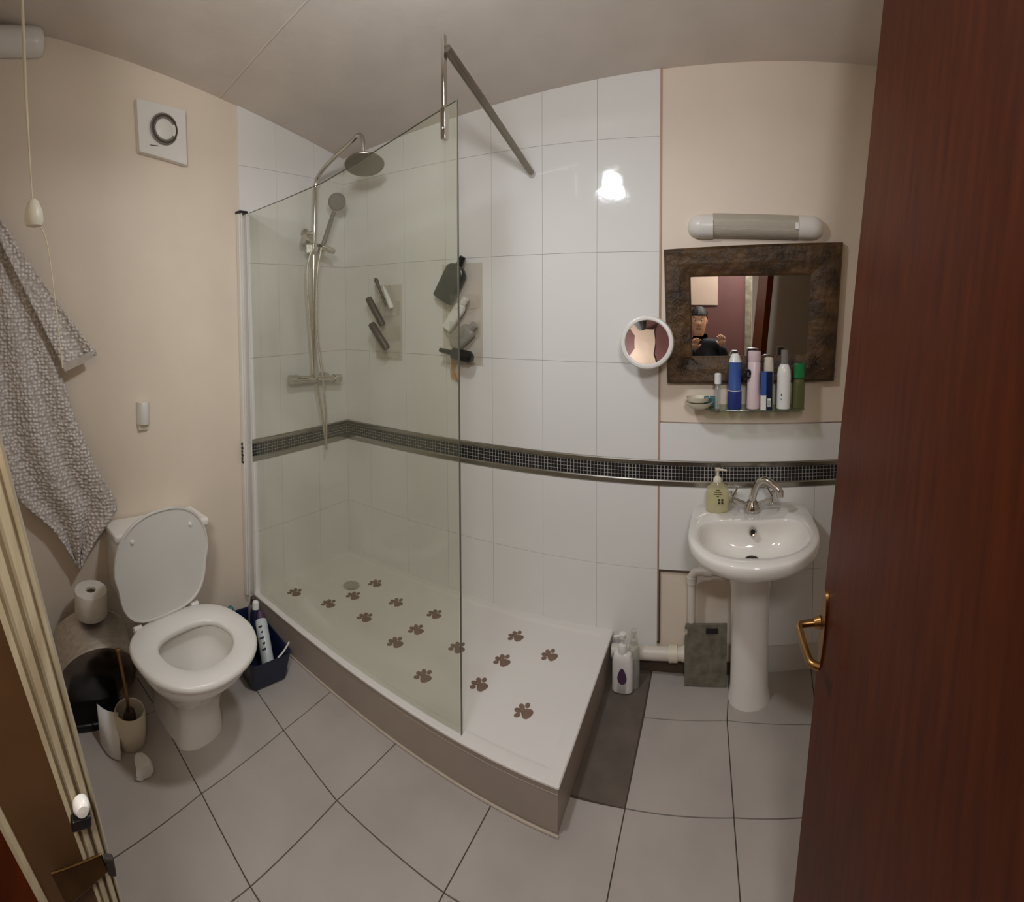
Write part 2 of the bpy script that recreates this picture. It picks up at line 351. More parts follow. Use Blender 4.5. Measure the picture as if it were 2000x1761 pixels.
# bare bay beneath the basin: dark edges round the missing tiles
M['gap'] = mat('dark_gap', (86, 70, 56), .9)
mb = MB(); mb.box((1.872, -.004, .474), (2.225, .004, .4835)); mb.box((1.64, -.004, .132), (1.872, .004, .140)); mb.box((1.872, -.004, .13), (1.877, .004, .474))
struct('trim_4', mb, 'gap', smooth=False)
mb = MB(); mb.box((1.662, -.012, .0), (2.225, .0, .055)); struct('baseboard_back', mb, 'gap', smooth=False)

# ------------------------------------------------------------------ doorway woodwork on the left of the photograph
def lean(a, b):   # y of a slanting edge with height; upright below and above the visible stretch
    return lambda z: a*max(z, .80)+b
E0, E1, E2, E3 = lean(-.219, -1.827), lean(-.293, -1.795), lean(-.429, -1.736), lean(-.451, -1.724)
zs = [0, .80, 1.0, 1.2, 1.4, 1.62, 2.72]
def member(mb, eA, eB, prof):
    """prof: (t 0..1 across from eA to eB, x)"""
    mb.loft([[Vector((x, eA(z)*(1-t)+eB(z)*t, z)) for t, x in prof] for z in zs])
mb = MB()
member(mb, E0, E1, [(0, 1.40), (0, 1.475), (.07, 1.497), (.17, 1.488), (.24, 1.502), (.40, 1.505), (.47, 1.492), (.55, 1.504), (.72, 1.507), (.80, 1.495), (.86, 1.503), (1, 1.503), (1, 1.40)])
fr = struct('trim_5', mb, 'cream', ang=25)
mb = MB(); member(mb, E1, E2, [(0, 1.40), (0, 1.496), (.5, 1.497), (1, 1.496), (1, 1.40)]); struct('trim_6', mb, 'jamb')
E2b = lambda z: E3(z)-.004
mb = MB(); member(mb, E2, E2b, [(0, 1.40), (0, 1.500), (.5, 1.503), (1, 1.500), (1, 1.40)]); struct('trim_7', mb, 'cream')
E4 = lambda z: E3(z)-.35
mb = MB(); member(mb, E2b, E4, [(0, 1.40), (0, 1.494), (1, 1.494), (1, 1.40)]); struct('trim_8', mb, 'wood')
t = thing('strike_plate', 'aged brass strike plate wrapping over the cream door frame edge', 'strike plate', (1.508, -2.08, .925))
mb = MB(); mb.prism([(1.5085, -2.122, .958), (1.5085, -2.050, .962), (1.5085, -2.040, .934), (1.5085, -2.100, .905)], (.004, 0, 0)); obj('plate', mb, 'dbrass', t, smooth=False, bevel=.002)
mb = MB(); mb.prism([(1.509, -2.048, .962), (1.509, -2.034, .956), (1.509, -2.030, .928), (1.509, -2.042, .934)], (.010, 0, 0)); obj('lip', mb, 'dark', t, smooth=False, bevel=.003)
t = thing('latch_keeper', 'small dark latch keeper with white plastic block on the cream door frame', 'latch', (1.508, -2.08, 1.03))
mb = MB(); mb.box((1.506, -2.092, 1.012), (1.520, -2.064, 1.028)); obj('keeper', mb, 'black', t, smooth=False, bevel=.003)
mb = MB(); mb.lathe([(.001, 0), (.011, .001), (.012, .010), (.008, .016), (.001, .017)], (1.506, -2.077, 1.040), ax=(1, 0, 0)); obj('block', mb, 'plastic', t)

# ------------------------------------------------------------------ open door on the right, hung a little out of plumb
def dx(z): return 2.385+(z-1.0)*.083
t = bpy.data.objects.new('door_1', None); COL.objects.link(t); t.location = (2.385, -2.05, 0); LOC['door_1'] = Vector((2.385, -2.05, 0)); t['kind'] = 'structure'; t['label'] = 'dark varnished wooden door standing open'
mb = MB()
zt = 2.86
mb.hexa([(dx(0), -2.06, .008), (dx(0), -1.155, .008), (dx(0)+.042, -1.155, .008), (dx(0)+.042, -2.06, .008), (dx(zt), -2.06, zt), (dx(zt), -1.155, zt), (dx(zt)+.042, -1.155, zt), (dx(zt)+.042, -2.06, zt)])
dl = obj('door_leaf', mb, 'wood', t, smooth=False, bevel=.003)
mb = MB(); mb.prism([(dx(.92)+.008, -1.154, .92), (dx(.92)+.032, -1.154, .92), (dx(1.08)+.032, -1.154, 1.08), (dx(1.08)+.008, -1.154, 1.08)], (0, .003, 0)); obj('latch_plate', mb, 'brass', t, smooth=False)
mb = MB()   # oval back plate on the near face
ring = [Vector((0, cos(a)*.024, sin(a)*.085)) for a in [2*pi*k/28 for k in range(28)]]
mb.prism([Vector((dx(1.0+p.z), -1.185+p.y, 1.0+p.z)) for p in ring], (-.006, 0, 0)); bp_ = obj('handle_plate', mb, 'brass', t)
mb = MB(); mb.tube(smoothpath([(dx(1.)-.002, -1.165, 1.0), (dx(1.)-.045, -1.165, 1.0), (dx(1.)-.054, -1.172, 1.0), (dx(1.)-.055, -1.20, 1.0), (dx(1.)-.053, -1.24, .997), (dx(1.)-.047, -1.275, .992), (dx(1.)-.030, -1.288, .990)]), .008, 14, None); mb.cyl((dx(1.)-.006, -1.165, 1.0), (dx(1.)-.020, -1.165, 1.0), .015, .010)
obj('lever_handle', mb, 'brass', t)

# ------------------------------------------------------------------ shower tray on a tiled plinth
TX = 1.655
def tf(x): return -.742-.0325*x
t = thing('shower_tray', 'long white shower tray raised on a taupe tiled plinth', 'shower tray', (.8, -.4, 0))
mb = MB()
fa, fb = tf(-.04)+.003, tf(TX)+.003
mb.hexa([(wx(-.74)+.004, fa, 0), (TX-.006, fb, 0), (TX-.004, -.002, 0), (.004, -.002, 0), (wx(-.74)+.004, fa, .158), (TX-.004, fb, .158), (TX-.004, -.002, .158), (.004, -.002, .158)])
pl = obj('plinth', mb, 'riser', t, smooth=False, bevel=.002)
M['caulk'] = mat('pale_sealant', (190, 176, 158), .7)
mb = MB(); mb.tube([(-.02, tf(0)+.004, .004), (TX, fb-.006, .004)], .005, 8); obj('sealant', mb, 'caulk', t)
mb = MB(); mb.prism([(.9, tf(.9)+.004, .136), (TX-.004, fb+.001, .136), (TX-.004, fb+.001, .138), (.9, tf(.9)+.004, .138)], (0, -.002, 0)); obj('edge_strip', mb, 'caulk', t, smooth=False)
# top: rim, then a slightly lower standing area
nx, ny = 40, 22; V = []; Fq = []
def trayz(x, y):
    e = min(x-(-.01), TX-x, -y, (y-tf(x)))
    s = min(1, max(0, (e-.045)/.012)); s = s*s*(3-2*s)
    return .1675-.004*s
xs = sorted(set([0.002, .03, .05, .055, .06, .066, .09]+[.09+(TX-.18)*k/24 for k in range(25)]+[TX-.066, TX-.06, TX-.055, TX-.05, TX-.03, TX-.004, TX]))
ts = [0, .006, .03, .057, .064, .072, .078, .11]+[.11+(.78)*k/14 for k in range(1, 14)]+[.89, .922, .928, .936, .943, .97, .994, 1]
for x in xs:
    for q in ts:
        y = tf(x)*(q)-.001; xx = x if x > .01 else wx(y)+.006
        z = trayz(x, y)-(.004 if q in (0, 1) or x == TX else 0)
        V.append((xx, y, z))
nt_ = len(ts)
for i in range(len(xs)-1):
    for j in range(nt_-1): Fq.append((i*nt_+j, (i+1)*nt_+j, (i+1)*nt_+j+1, i*nt_+j+1))
mb = MB(); mb.add(V, Fq)
per = [i*nt_+(nt_-1) for i in range(len(xs))]+[(len(xs)-1)*nt_+j for j in range(nt_-2, -1, -1)]
lo = [(V[i][0], V[i][1], .158) for i in per]; o0 = len(mb.v); mb.v += lo
for a in range(len(per)-1): mb.f.append((per[a], per[a+1], o0+a+1, o0+a)); mb.m.append(0)
obj('tray_top', mb, 'tray', t, ang=30)
mb = MB(); mb.lathe([(.001, .0), (.042, .0), (.045, .003), (.040, .006), (.015, .007), (.001, .0071)], (.30, -.30, .1635)); obj('waste_cover', mb, 'chrome', t)
# paw print stickers
def paw(loc, ang, s, label):
    mb = MB()
    def blob(cx, cy, rx, ry, rot, n=18, lob=0):
        pts = []
        for k in range(n):
            a = 2*pi*k/n; q = 1+lob*cos(3*a+pi); x, y = cos(a)*rx*q, sin(a)*ry*q
            pts.append((cx+x*cos(rot)-y*sin(rot), cy+x*sin(rot)+y*cos(rot), 0))
        mb.prism(pts, (0, 0, .0012))
    blob(-.018, 0, .021, .024, 0, 24, -.10)
    for a, rx, ry, d in ((62, .0125, .0095, .035), (22, .0145, .0105, .031), (-22, .0145, .0105, .031), (-62, .0125, .0095, .035)):
        q = radians(a); blob(-.012+cos(q)*d, sin(q)*d*.95, rx, ry, q)
    o = obj('paw_sticker', mb, 'paw', None, smooth=False, loc=loc, local=True); o.rotation_euler = (0, 0, ang); o.scale = (s, s, 1)
    return tag(o, label, 'sticker', 'brown paw print stickers on the shower tray')
PW = [(1.23, -.186, 'far right paw sticker outside the glass, nearest the tiled wall'), (1.419, -.244, 'paw sticker closest to the right end of the tray at the back'),
      (1.241, -.352, 'paw sticker outside the glass, second in the row going forward from the wall'), (1.215, -.517, 'paw sticker just right of the glass edge'),
      (1.43, -.561, 'frontmost paw sticker, nearest the open tray corner'), (1.025, -.375, 'paw sticker cut across by the glass edge'),
      (.993, -.596, 'big blurred paw sticker behind glass, nearest the front rim'), (.771, -.504, 'blurred paw sticker behind glass, left of the half covered one'),
      (.797, -.375, 'sharp paw sticker behind glass in the middle of the tray'), (.805, -.228, 'paw sticker behind glass, nearest the wall left of the glass edge'),
      (.54, -.455, 'paw sticker behind glass, front of the pair left of centre'), (.586, -.261, 'paw sticker behind glass, back of the pair left of centre'),
      (.371, -.36, 'paw sticker behind glass at left, in front of the topmost one'), (.385, -.195, 'topmost paw sticker behind glass, by the back wall'),
      (.325, -.499, 'faint blurred paw sticker behind glass near the front rim at left'), (.125, -.562, 'leftmost paw sticker, a dark blur in the tray corner')]
for i, (x, y, lb) in enumerate(PW):
    paw((x, y, .1637), radians(158+random.uniform(-10, 10)), 1.02, lb)

# ------------------------------------------------------------------ glass screen, wall profile, support bar
GYp = -.757
t = thing('shower_screen', 'fixed streaky glass shower screen with sloping top edge', 'shower screen', (.65, GYp, .168))
top = [(-.01, 2.222), (.3, 2.236), (.58, 2.256), (.79, 2.295), (1.0, 2.345), (1.278, 2.418)]
def gy(x): return tf(x)+.024
poly = [(x, z) for x, z in top]; bot = [(1.266, .169), (.02, .169)]
mb = MB(); P2 = poly+bot
mb.k = 0; mb.add([(x, gy(x), z) for x, z in P2], [tuple(range(len(P2)))])
mb.k = 1
ed = [(x, z) for x, z in top]+[(1.276, .169)]
for a, b in zip(ed[:-1], ed[1:]):
    w_ = .0028 if a[0] > 1.27 else .0012
    mb.prism([(a[0], gy(a[0])-.004, a[1]), (b[0], gy(b[0])-.004, b[1]), (b[0]-(w_ if a[0] > 1.27 else 0), gy(b[0])-.004, b[1]-(0 if a[0] > 1.27 else w_)), (a[0]-(w_ if a[0] > 1.27 else 0), gy(a[0])-.004, a[1]-(0 if a[0] > 1.27 else w_))], (0, .008, 0))
obj('glass_panel', mb, ['screen', 'glassedge'], t, smooth=False)
mb = MB(); x0 = wx(GYp)
mb.box((x0+.002, GYp-.030, .168), (x0+.028, GYp-.012, 2.215)); mb.box((x0+.002, GYp-.012, .168), (x0+.012, GYp+.012, 2.215)); mb.box((x0+.028, GYp-.022, .168), (x0+.040, GYp-.014, 2.215)); mb.box((x0+.002, GYp+.012, .168), (x0+.040, GYp+.018, 2.215))
fr = obj('wall_profile', mb, 'plastic', t, smooth=False, bevel=.002)
mb = MB(); mb.box((x0, GYp-.034, 2.215), (x0+.044, GYp+.02, 2.228)); obj('profile_cap', mb, 'black', t, smooth=False, bevel=.003)
mb = MB()   # the tiny printed marks down the profile
for k in range(6):
    z = .885+k*.019; mb.box((x0+.005, GYp-.0315, z), (x0+.025-(.005 if k % 2 else 0), GYp-.0300, z+.012))
    mb.box((x0+.012, GYp-.0315, z+.012), (x0+.017, GYp-.0300, z+.0192))
obj('maker_marks', mb, 'ink', fr, smooth=False)
t = thing('support_bar', 'flat chrome support bar from the tiled wall to the screen top', 'support bar', (1.246, 0, 2.35))
mb = MB(); mb.tube([(1.238, -.762, 2.600), (1.246, -.018, 2.350)], .016, 14); obj('bar', mb, 'dullsteel', t)
mb = MB(); mb.lathe([(.001, 0), (.017, 0), (.018, .008), (.014, .02), (.012, .024)], (1.246, -.004, 2.345), ax=(0, -1, .2)); obj('wall_flange', mb, 'chrome', t)
mb = MB(); mb.box((1.221, -.774, 2.39), (1.233, -.752, 2.650)); mb.box((1.218, -.777, 2.29), (1.238, -.750, 2.40)); mb.lathe([(.001, 0), (.007, 0), (.006, .004), (.001, .005)], (1.227, -.777, 2.325), ax=(0, -1, 0)); obj('glass_clamp', mb, 'chrome', t, bevel=.003)

# ------------------------------------------------------------------ mixer shower
t = thing('shower_set', 'chrome bar mixer shower with overhead rose and hand shower', 'shower', (0, -.31, 1.3))
ry = -.325
def tl(y, z, d): return Vector((WL*y+d, y, z))
mb = MB(); mb.tube(smoothpath([tl(-.338, 1.31, .075), tl(-.33, 1.7, .075), tl(-.305, 2.3, .075), tl(-.298, 2.42, .080), tl(-.295, 2.475, .115), tl(-.293, 2.525, .20), tl(-.293, 2.590, .36), tl(-.295, 2.612, .405), tl(-.297, 2.605, .432), tl(-.299, 2.57, .446), tl(-.30, 2.49, .450)], 6), .0125, 14); obj('riser_pipe', mb, 'chrome', t)
hc = Vector((.442, -.300, 2.455))
mb = MB(); mb.lathe([(.012, .045), (.02, .03), (.026, .012), (.10, .002), (.105, -.004), (.102, -.010), (.001, -.012)], hc, 36, ax=(-.22, .26, 1)); obj('overhead_rose', mb, 'dullsteel', t)
mb = MB(); mb.lathe([(.001, 0), (.030, 0), (.030, .012), (.014, .02), (.012, .06), (.001, .062)], tl(-.325, 2.14, .006), ax=(1, 0, 0)); obj('wall_bracket', mb, 'chrome', t)
mb = MB(); mb.box(tl(-.36, 2.02, .055), tl(-.275, 2.075, .115)); mb.cyl(tl(-.40, 2.10, .085), tl(-.36, 2.09, .085), .03, .022); mb.cyl(tl(-.30, 2.06, .12), tl(-.22, 2.03, .14), .022, .016); obj('slider', mb, 'chrome', t, bevel=.006)
mb = MB(); mb.tube(smoothpath([tl(-.30, 2.06, .13), tl(-.26, 2.17, .14), tl(-.215, 2.26, .135)]), .013, 12, None)
hh = tl(-.185, 2.325, .13); mb.lathe([(.001, -.020), (.030, -.018), (.050, -.004), (.052, .008), (.046, .014), (.001, .015)], hh, 26, ax=(.75, -.62, -.25)); obj('hand_shower', mb, 'grey', t)
mb = MB(); mb.tube(smoothpath([tl(-.31, 2.05, .13), tl(-.335, 1.9, .12), tl(-.33, 1.6, .10), tl(-.30, 1.3, .11), tl(-.27, 1.02, .10), tl(-.262, .90, .085), tl(-.257, .88, .08), tl(-.252, .90, .075), tl(-.27, 1.1, .06), tl(-.31, 1.27, .065)]), .0065, 10); obj('hose', mb, 'steel', t)
mb = MB(); mb.tube(smoothpath([tl(-.36, 2.03, .10), tl(-.385, 1.9, .09), tl(-.36, 1.6, .08), tl(-.345, 1.33, .08)]), .006, 10); obj('second_hose', mb, 'steel', t)
mb = MB(); mb.cyl(tl(-.44, 1.305, .065), tl(-.175, 1.283, .065), .021, .021); mb.cyl(tl(-.50, 1.31, .065), tl(-.44, 1.305, .065), .027, .025); mb.cyl(tl(-.175, 1.283, .065), tl(-.125, 1.279, .065), .025, .027)
for y in (-.41, -.21): mb.cyl(tl(y, 1.298, .002), tl(y, 1.298, .05), .028, .02)
obj('mixer_bar', mb, 'chrome', t)

# ------------------------------------------------------------------ hanging organisers on the back wall with their bottles
def organiser(x0, x1, z0, z1, label, slots):
    t = thing('wall_organiser', label, 'organiser', (x0, -.008, z0))
    mb = MB(); mb.box((x0, -.012, z0), (x1, -.008, z1)); obj('back_panel', mb, 'cleargrey', t, smooth=False, bevel=.001)
    for (a, b, c, d, dep) in slots:
        mb = MB(); n = 12
        outer = [(a+(b-a)*k/n, -.012-dep*sin(pi*k/n)) for k in range(n+1)]
        V = [(x, y, z) for z in (c, d) for x, y in outer]; mb.add(V, [(k, k+1, n+2+k, n+1+k) for k in range(n)]); mb.add([(x, y, c) for x, y in outer], [tuple(range(n+1))])
        obj('pocket', mb, 'cleargrey', t)
organiser(.255, .452, 1.40, 1.835, 'smoky clear hanging organiser on the tiles nearer the shower corner', [(.27, .44, 1.66, 1.74, .05), (.27, .44, 1.52, 1.60, .05), (.27, .44, 1.41, 1.46, .05)])
organiser(.73, .972, 1.40, 1.93, 'smoky clear hanging organiser on the tiles, behind the glass edge', [(.75, .96, 1.70, 1.77, .07), (.75, .96, 1.55, 1.63, .07), (.75, .96, 1.41, 1.47, .07)])
def bar(name, p0, p1, rs, m, label, cat, extra=None, group=None):
    """a small container: radius profile rs [(t, r)] along p0->p1"""
    p0, p1 = Vector(p0), Vector(p1); t = None; L_ = (p1-p0).length
    if extra: t = thing(name, label, cat, p0, group=group)
    mb = MB(); mb.lathe([(r, q*L_) for q, r in rs], p0, 20, ax=(p1-p0)); o = obj('body' if extra else name, mb, m, t, loc=None if extra else p0)
    if extra:
        for nm, (a, b), prof, mm in extra:
            mb = MB(); A = p0+(p1-p0)*a; Lb = L_*(b-a); mb.lathe([(r, q*Lb) for q, r in prof], A, 20, ax=(p1-p0)); obj(nm, mb, mm, t)
        return t
    return tag(o, label, cat, group)
rnd = [(0, .004), (.02, .9), (.1, 1), (.9, 1), (.98, .9), (1, .004)]
def rp(r, tail=None): return [(q, max(.0005, k*r if k != .004 else .0005)) for q, k in rnd]
bar('razor', (.372, -.05, 1.715), (.305, -.065, 1.875), [(0, .006), (.5, .007), (.8, .011), (.93, .014), (1, .006)], 'brown', 'dark razor standing upright in the organiser nearer the corner, its tallest item', 'razor')
bar('toothpaste_tube', (.408, -.045, 1.70), (.350, -.05, 1.83), [(0, .013), (.1, .015), (.7, .012), (1, .003)], 'white', 'small white tube beside the upright razor in the corner organiser', 'tube')
bar('dark_bottle', (.350, -.055, 1.60), (.250, -.07, 1.765), rp(.020), 'brown', 'brown slim bottle leaning left from the middle pocket of the corner organiser', 'bottle')
bar('comb_case', (.412, -.095, 1.470), (.302, -.105, 1.615), rp(.022), 'brown', 'long dark brown case slanting across the lower pocket of the corner organiser', 'case')
def flatbottle(name, c, up, w, d, h, m, cap, label, cat, capm, rot=0):
    """flattened bottle standing along up (unit vector in the xz plane), with shoulders and cap"""
    t = thing(name, label, cat, c); U = Vector(up).normalized(); S = Vector((U.z, 0, -U.x)); D = Vector((0, -1, 0)); c = Vector(c)
    def ring(h_, w_, d_, n=24, e=3.2): return [c+U*h_+S*(abs(cos(a))**(2/e)*(1 if cos(a) > 0 else -1)*w_/2)+D*(abs(sin(a))**(2/e)*(1 if sin(a) > 0 else -1)*d_/2+d/2) for a in [2*pi*k/n for k in range(n)]]
    mb = MB(); mb.loft([ring(0, w*.86, d*.86), ring(h*.02, w, d), ring(h*.78, w, d), ring(h*.88, w*.94, d*.92), ring(h*.95, w*.7, d*.7), ring(h, w*.36, d*.55)]); obj('body', mb, m, t)
    mb = MB(); cw, ch = cap; mb.loft([ring(h*.985, cw, cw, e=2), ring(h*.985+ch, cw, cw, e=2)]); obj('cap', mb, capm, t, bevel=.002)
    return t
flatbottle('shampoo_bottle', (.752, -.022, 1.742), (.50, 0, .86), .125, .05, .205, 'bblack', (.034, .052), 'large charcoal bottle with black cap tilted right, topmost in the organiser by the glass edge', 'bottle', 'black')
flatbottle('shower_gel_bottle', (.775, -.022, 1.59), (.60, 0, .80), .062, .04, .165, 'white', (.038, .036), 'white bottle tilted right below the large charcoal bottle', 'bottle', 'white')
flatbottle('lotion_bottle', (.82, -.022, 1.505), (.75, 0, .66), .085, .045, .14, 'greyhaze', (.04, .03), 'grey translucent bottle lying tilted under the white tilted bottle', 'bottle', 'greyhaze')
bar('hair_brush', (.765, -.095, 1.482), (.955, -.09, 1.447), [(0, .011), (.15, .013), (.35, .014), (.42, .030), (.92, .031), (1, .018)], 'black', 'black brush lying along the bottom pocket of the organiser by the glass edge', 'brush')
mb = MB()
for k in range(5):
    a = .05*k; mb.tube(smoothpath([(.795+.006*k, -.03, 1.435), (.80+.008*k, -.035-.004*k, 1.40-.008*k), (.79+.012*k, -.03, 1.36-.012*k), (.80+.008*k, -.03, 1.33-.004*k)]), .0035, 7)
tag(obj('bath_puff', mb, 'amber', None, loc=(.80, -.03, 1.38)), 'orange net scrubber hanging under the black brush', 'scrubber')

# ------------------------------------------------------------------ framed mirror, strip light, shelf and what stands on it
t = thing('framed_mirror', 'rectangular mirror in a wide carved dark rustic wood frame', 'mirror', (2.29, -.005, 1.36))
Oc = [(1.908, 1.358), (2.668, 1.372), (2.700, 2.013), (1.887, 1.963)]; Ic = [(2.020, 1.483), (2.538, 1.494), (2.552, 1.858), (2.008, 1.840)]
mb = MB()
def fr_(c, y): return [Vector((x, y, z)) for x, z in c]
def insc(c, k): cx = sum(a for a, b in c)/4; cz = sum(b for a, b in c)/4; return [(cx+(a-cx)*k, cz+(b-cz)*k) for a, b in c]
def lerpc(A, B, k): return [(a[0]*(1-k)+b[0]*k, a[1]*(1-k)+b[1]*k) for a, b in zip(A, B)]
Rg = [fr_(Oc, -.006), fr_(Oc, -.032), fr_(lerpc(Oc, Ic, .10), -.048), fr_(lerpc(Oc, Ic, .55), -.044), fr_(lerpc(Oc, Ic, .93), -.030), fr_(Ic, -.024), fr_(Ic, -.012)]
mb.loft(Rg, False, False)
fo = obj('frame', mb, 'rustic', t, smooth=False, bevel=.003)
random.seed(3)
for cx, cz in ((1.955, 1.70), (1.965, 1.63), (1.955, 1.57), (2.0, 1.43), (2.60, 1.45)):
    mb = MB()
    for k in range(4):
        R_ = .010+.011*k; a0 = random.uniform(0, 3)
        mb.tube([(cx+cos(a0+q*.42)*R_, -.0445, cz+sin(a0+q*.42)*R_*1.25) for q in range(8)], .0030, 6)
    obj('carved_scroll', mb, 'rustic', fo)
mb = MB(); mb.prism(fr_(Ic, -.020), (0, .010, 0)); obj('mirror_glass', mb, 'mirror', t, smooth=False)
t = thing('shaver_light', 'unlit strip light with white ends and ribbed diffuser above the framed mirror', 'light', (2.30, 0, 2.02))
def caps(x0, x1, y0, y1, z0, z1, e0, e1, n=12):
    mb = MB(); R_ = (z1-z0)/2; zc = (z0+z1)/2; rings = []
    for i in range(n+1):
        u = i/n; x = x0+(x1-x0)*u; s = 1.0
        if e0: s = min(s, sqrt(max(0.0, 1-(1-min(1, u/.55))**2))*.88+.12 if u < .55 else 1)
        if e1: s = min(s, sqrt(max(0.0, 1-(1-min(1, (1-u)/.55))**2))*.88+.12 if u > .45 else 1)
        rings.append([Vector((x, y0+(y1-y0)*(abs(sin(a))**.7)*(s if sin(a) > 0 else 0), zc+cos(a)*R_*s)) for a in [pi*k/14 for k in range(15)]])
    mb.loft(rings); return mb
obj('end_cap', caps(1.992, 2.108, -.003, -.075, 2.012, 2.120, True, False), 'plastic', t)
obj('end_cap', caps(2.488, 2.612, -.003, -.075, 2.018, 2.128, False, True), 'plastic', t)
obj('diffuser', caps(2.106, 2.490, -.003, -.070, 2.016, 2.126, False, False), 'diffuser', t)
mb = MB(); mb.box((2.47, -.074, 2.055), (2.486, -.066, 2.085)); obj('lamp_socket', mb, 'white', t, smooth=False)
t = thing('magnifying_mirror', 'small round white-rimmed magnifying mirror on the wall left of the framed mirror', 'mirror', (1.832, -.15, 1.553))
mc = Vector((1.832, -.150, 1.553)); mn = Vector((.08, -1, .10)).normalized()
mb = MB(); mb.lathe([(.093, .006), (.096, .011), (.103, .013), (.112, .010), (.116, .0), (.112, -.012), (.06, -.018), (.001, -.019)], mc, 48, ax=mn, cap=False); obj('rim', mb, 'plastic', t)
mb = MB(); mb.lathe([(.001, .004), (.03, .0043), (.06, .0056), (.095, .0085)], mc, 48, ax=mn, cap=False); obj('mirror_glass', mb, 'mirror', t)
mb = MB(); mb.tube([mc-mn*.018, Vector((1.842, -.05, 1.56)), Vector((1.842, -.01, 1.56))], .008); mb.lathe([(.001, 0), (.028, 0), (.026, .012), (.001, .014)], (1.842, -.008, 1.56), ax=(0, -1, 0)); obj('wall_arm', mb, 'plastic', t)
t = thing('glass_shelf', 'short glass shelf on two clear brackets under the framed mirror', 'shelf', (2.27, 0, 1.255))
mb = MB(); mb.prism([(2.075, -.006, 1.256), (2.52, -.006, 1.256), (2.52, -.10, 1.256), (2.49, -.140, 1.256), (2.105, -.140, 1.256), (2.075, -.10, 1.256)], (0, 0, .008)); obj('glass_plate', mb, 'shelfglass', t, smooth=False, bevel=.0015)
for x in (2.14, 2.455):
    mb = MB(); mb.lathe([(.001, 0), (.013, 0), (.013, .03), (.009, .034), (.001, .035)], (x, -.004, 1.246), ax=(0, -1, 0)); mb.box((x-.008, -.045, 1.232), (x+.008, -.004, 1.2555)); obj('bracket', mb, 'chrome', t, bevel=.002)
sz = 1.2645; G = 'toiletries on the glass shelf'
mb = MB(); mb.lathe([(.001, .004), (.040, .004), (.055, .016), (.062, .030), (.058, .030), (.050, .018), (.038, .009), (.001, .008)], (2.055, -.085, sz-.005), 28); 
t = thing('soap_dish', 'small ivory scalloped soap dish at the left end of the glass shelf', 'soap dish', (2.055, -.085, sz)); obj('dish', mb, 'ivory', t)
mb = MB(); mb.lathe([(.001, 0), (.046, .0), (.053, .018), (.050, .018), (.044, .004), (.001, .003)], (2.050, -.085, sz+.028), 28); obj('lid', mb, 'ivory', t)
mb = MB(); mb.box((2.075, -.075, sz), (2.128, -.045, sz+.045)); tag(obj('sponge', mb, 'teal', None, bevel=.006, loc=(2.10, -.06, sz)), 'teal grey sponge between the soap dish and the white stick on the shelf', 'sponge', G)
bar('toothbrush_holder', (2.136, -.10, sz), (2.137, -.10, sz+.150), [(0, .0005), (.001, .0125), (.60, .0125), (.62, .0105), (.75, .0105), (.76, .014), (.97, .014), (1, .008)], 'clear', 'slim clear tube with white cap on the shelf, left of the blue can', 'tube', [('cap', (.72, 1.03), [(0, .015), (.9, .015), (1, .010)], 'white'), ('toothbrush', (.03, .7), [(0, .003), (1, .004)], 'teal')], G)
bar('deodorant_spray', (2.209, -.10, sz), (2.211, -.10, sz+.205), [(0, .028), (.01, .030), (.38, .030), (.40, .0285), (1, .0285)], 'blue', 'blue spray can with white faceted cap on the shelf', 'spray can', [('base_band', (.0, .385), [(0, .0295), (.02, .0315), (.98, .0315), (1, .0310)], 'dblue'), ('ring', (.385, .40), [(0, .0312), (1, .0312)], 'white'), ('cap', (1.0, 1.17), [(0, .0285), (.3, .024), (.8, .019), (1, .013)], 'white')], G)
bar('pink_canister', (2.291, -.10, sz), (2.295, -.10, sz+.252), [(0, .025), (.01, .028), (.80, .028), (.81, .0265), (.83, .0265), (.84, .028), (.99, .028), (1, .024)], 'pink', 'tall pale pink canister on the shelf, tallest of the row', 'canister', None, G)
mb = MB(); mb.lathe([(.012, -.004), (.016, -.008), (.021, -.006), (.023, 0), (.021, .006), (.016, .008), (.012, .004), (.012, -.004)], (2.262, -.125, sz+.155), 24, ax=(.5, -1, .0), cap=False); tag(obj('hair_tie', mb, 'black', None, loc=(2.262, -.125, sz+.155)), 'black hair tie hooked round the side of the pink canister', 'hair tie')
t = thing('blue_box', 'narrow blue and white carton with small printed label, right of pink canister', 'carton', (2.345, -.105, sz), group=G)
mb = MB(); mb.k = 0; mb.box((2.322, -.134, sz+.065), (2.3455, -.106, sz+.165)); mb.k = 1; mb.box((2.322, -.134, sz), (2.3455, -.106, sz+.064)); mb.k = 2; mb.box((2.346, -.134, sz), (2.372, -.106, sz+.165)); obj('carton', mb, ['blue', 'white', 'navy'], t, smooth=False)
mb = MB(); mb.k = 0; mb.box((2.351, -.1352, sz+.015), (2.366, -.134, sz+.05)); mb.k = 1
for k in range(5): mb.box((2.353+.0025*k, -.1356, sz+.02), (2.354+.0025*k, -.1352, sz+.042))
obj('printed_label', mb, ['white', 'ink'], t, smooth=False)
bar('roll_on', (2.358, -.078, sz), (2.360, -.078, sz+.225), [(0, .021), (.02, .023), (.85, .023), (.97, .021), (1, .010)], 'ivory', 'pale ivory capped bottle just behind the blue and white carton', 'bottle', None, G)
bar('face_lotion', (2.424, -.10, sz), (2.427, -.10, sz+.198), [(0, .028), (.01, .031), (.75, .031), (.88, .028), (.97, .020), (1, .016)], 'white', 'white bottle with tall grey cap on the shelf', 'bottle', [('cap', (.985, 1.30), [(0, .017), (1, .0165)], 'grey'), ('print', (.18, .42), [(0, .0313), (1, .0313)], 'white')], G)
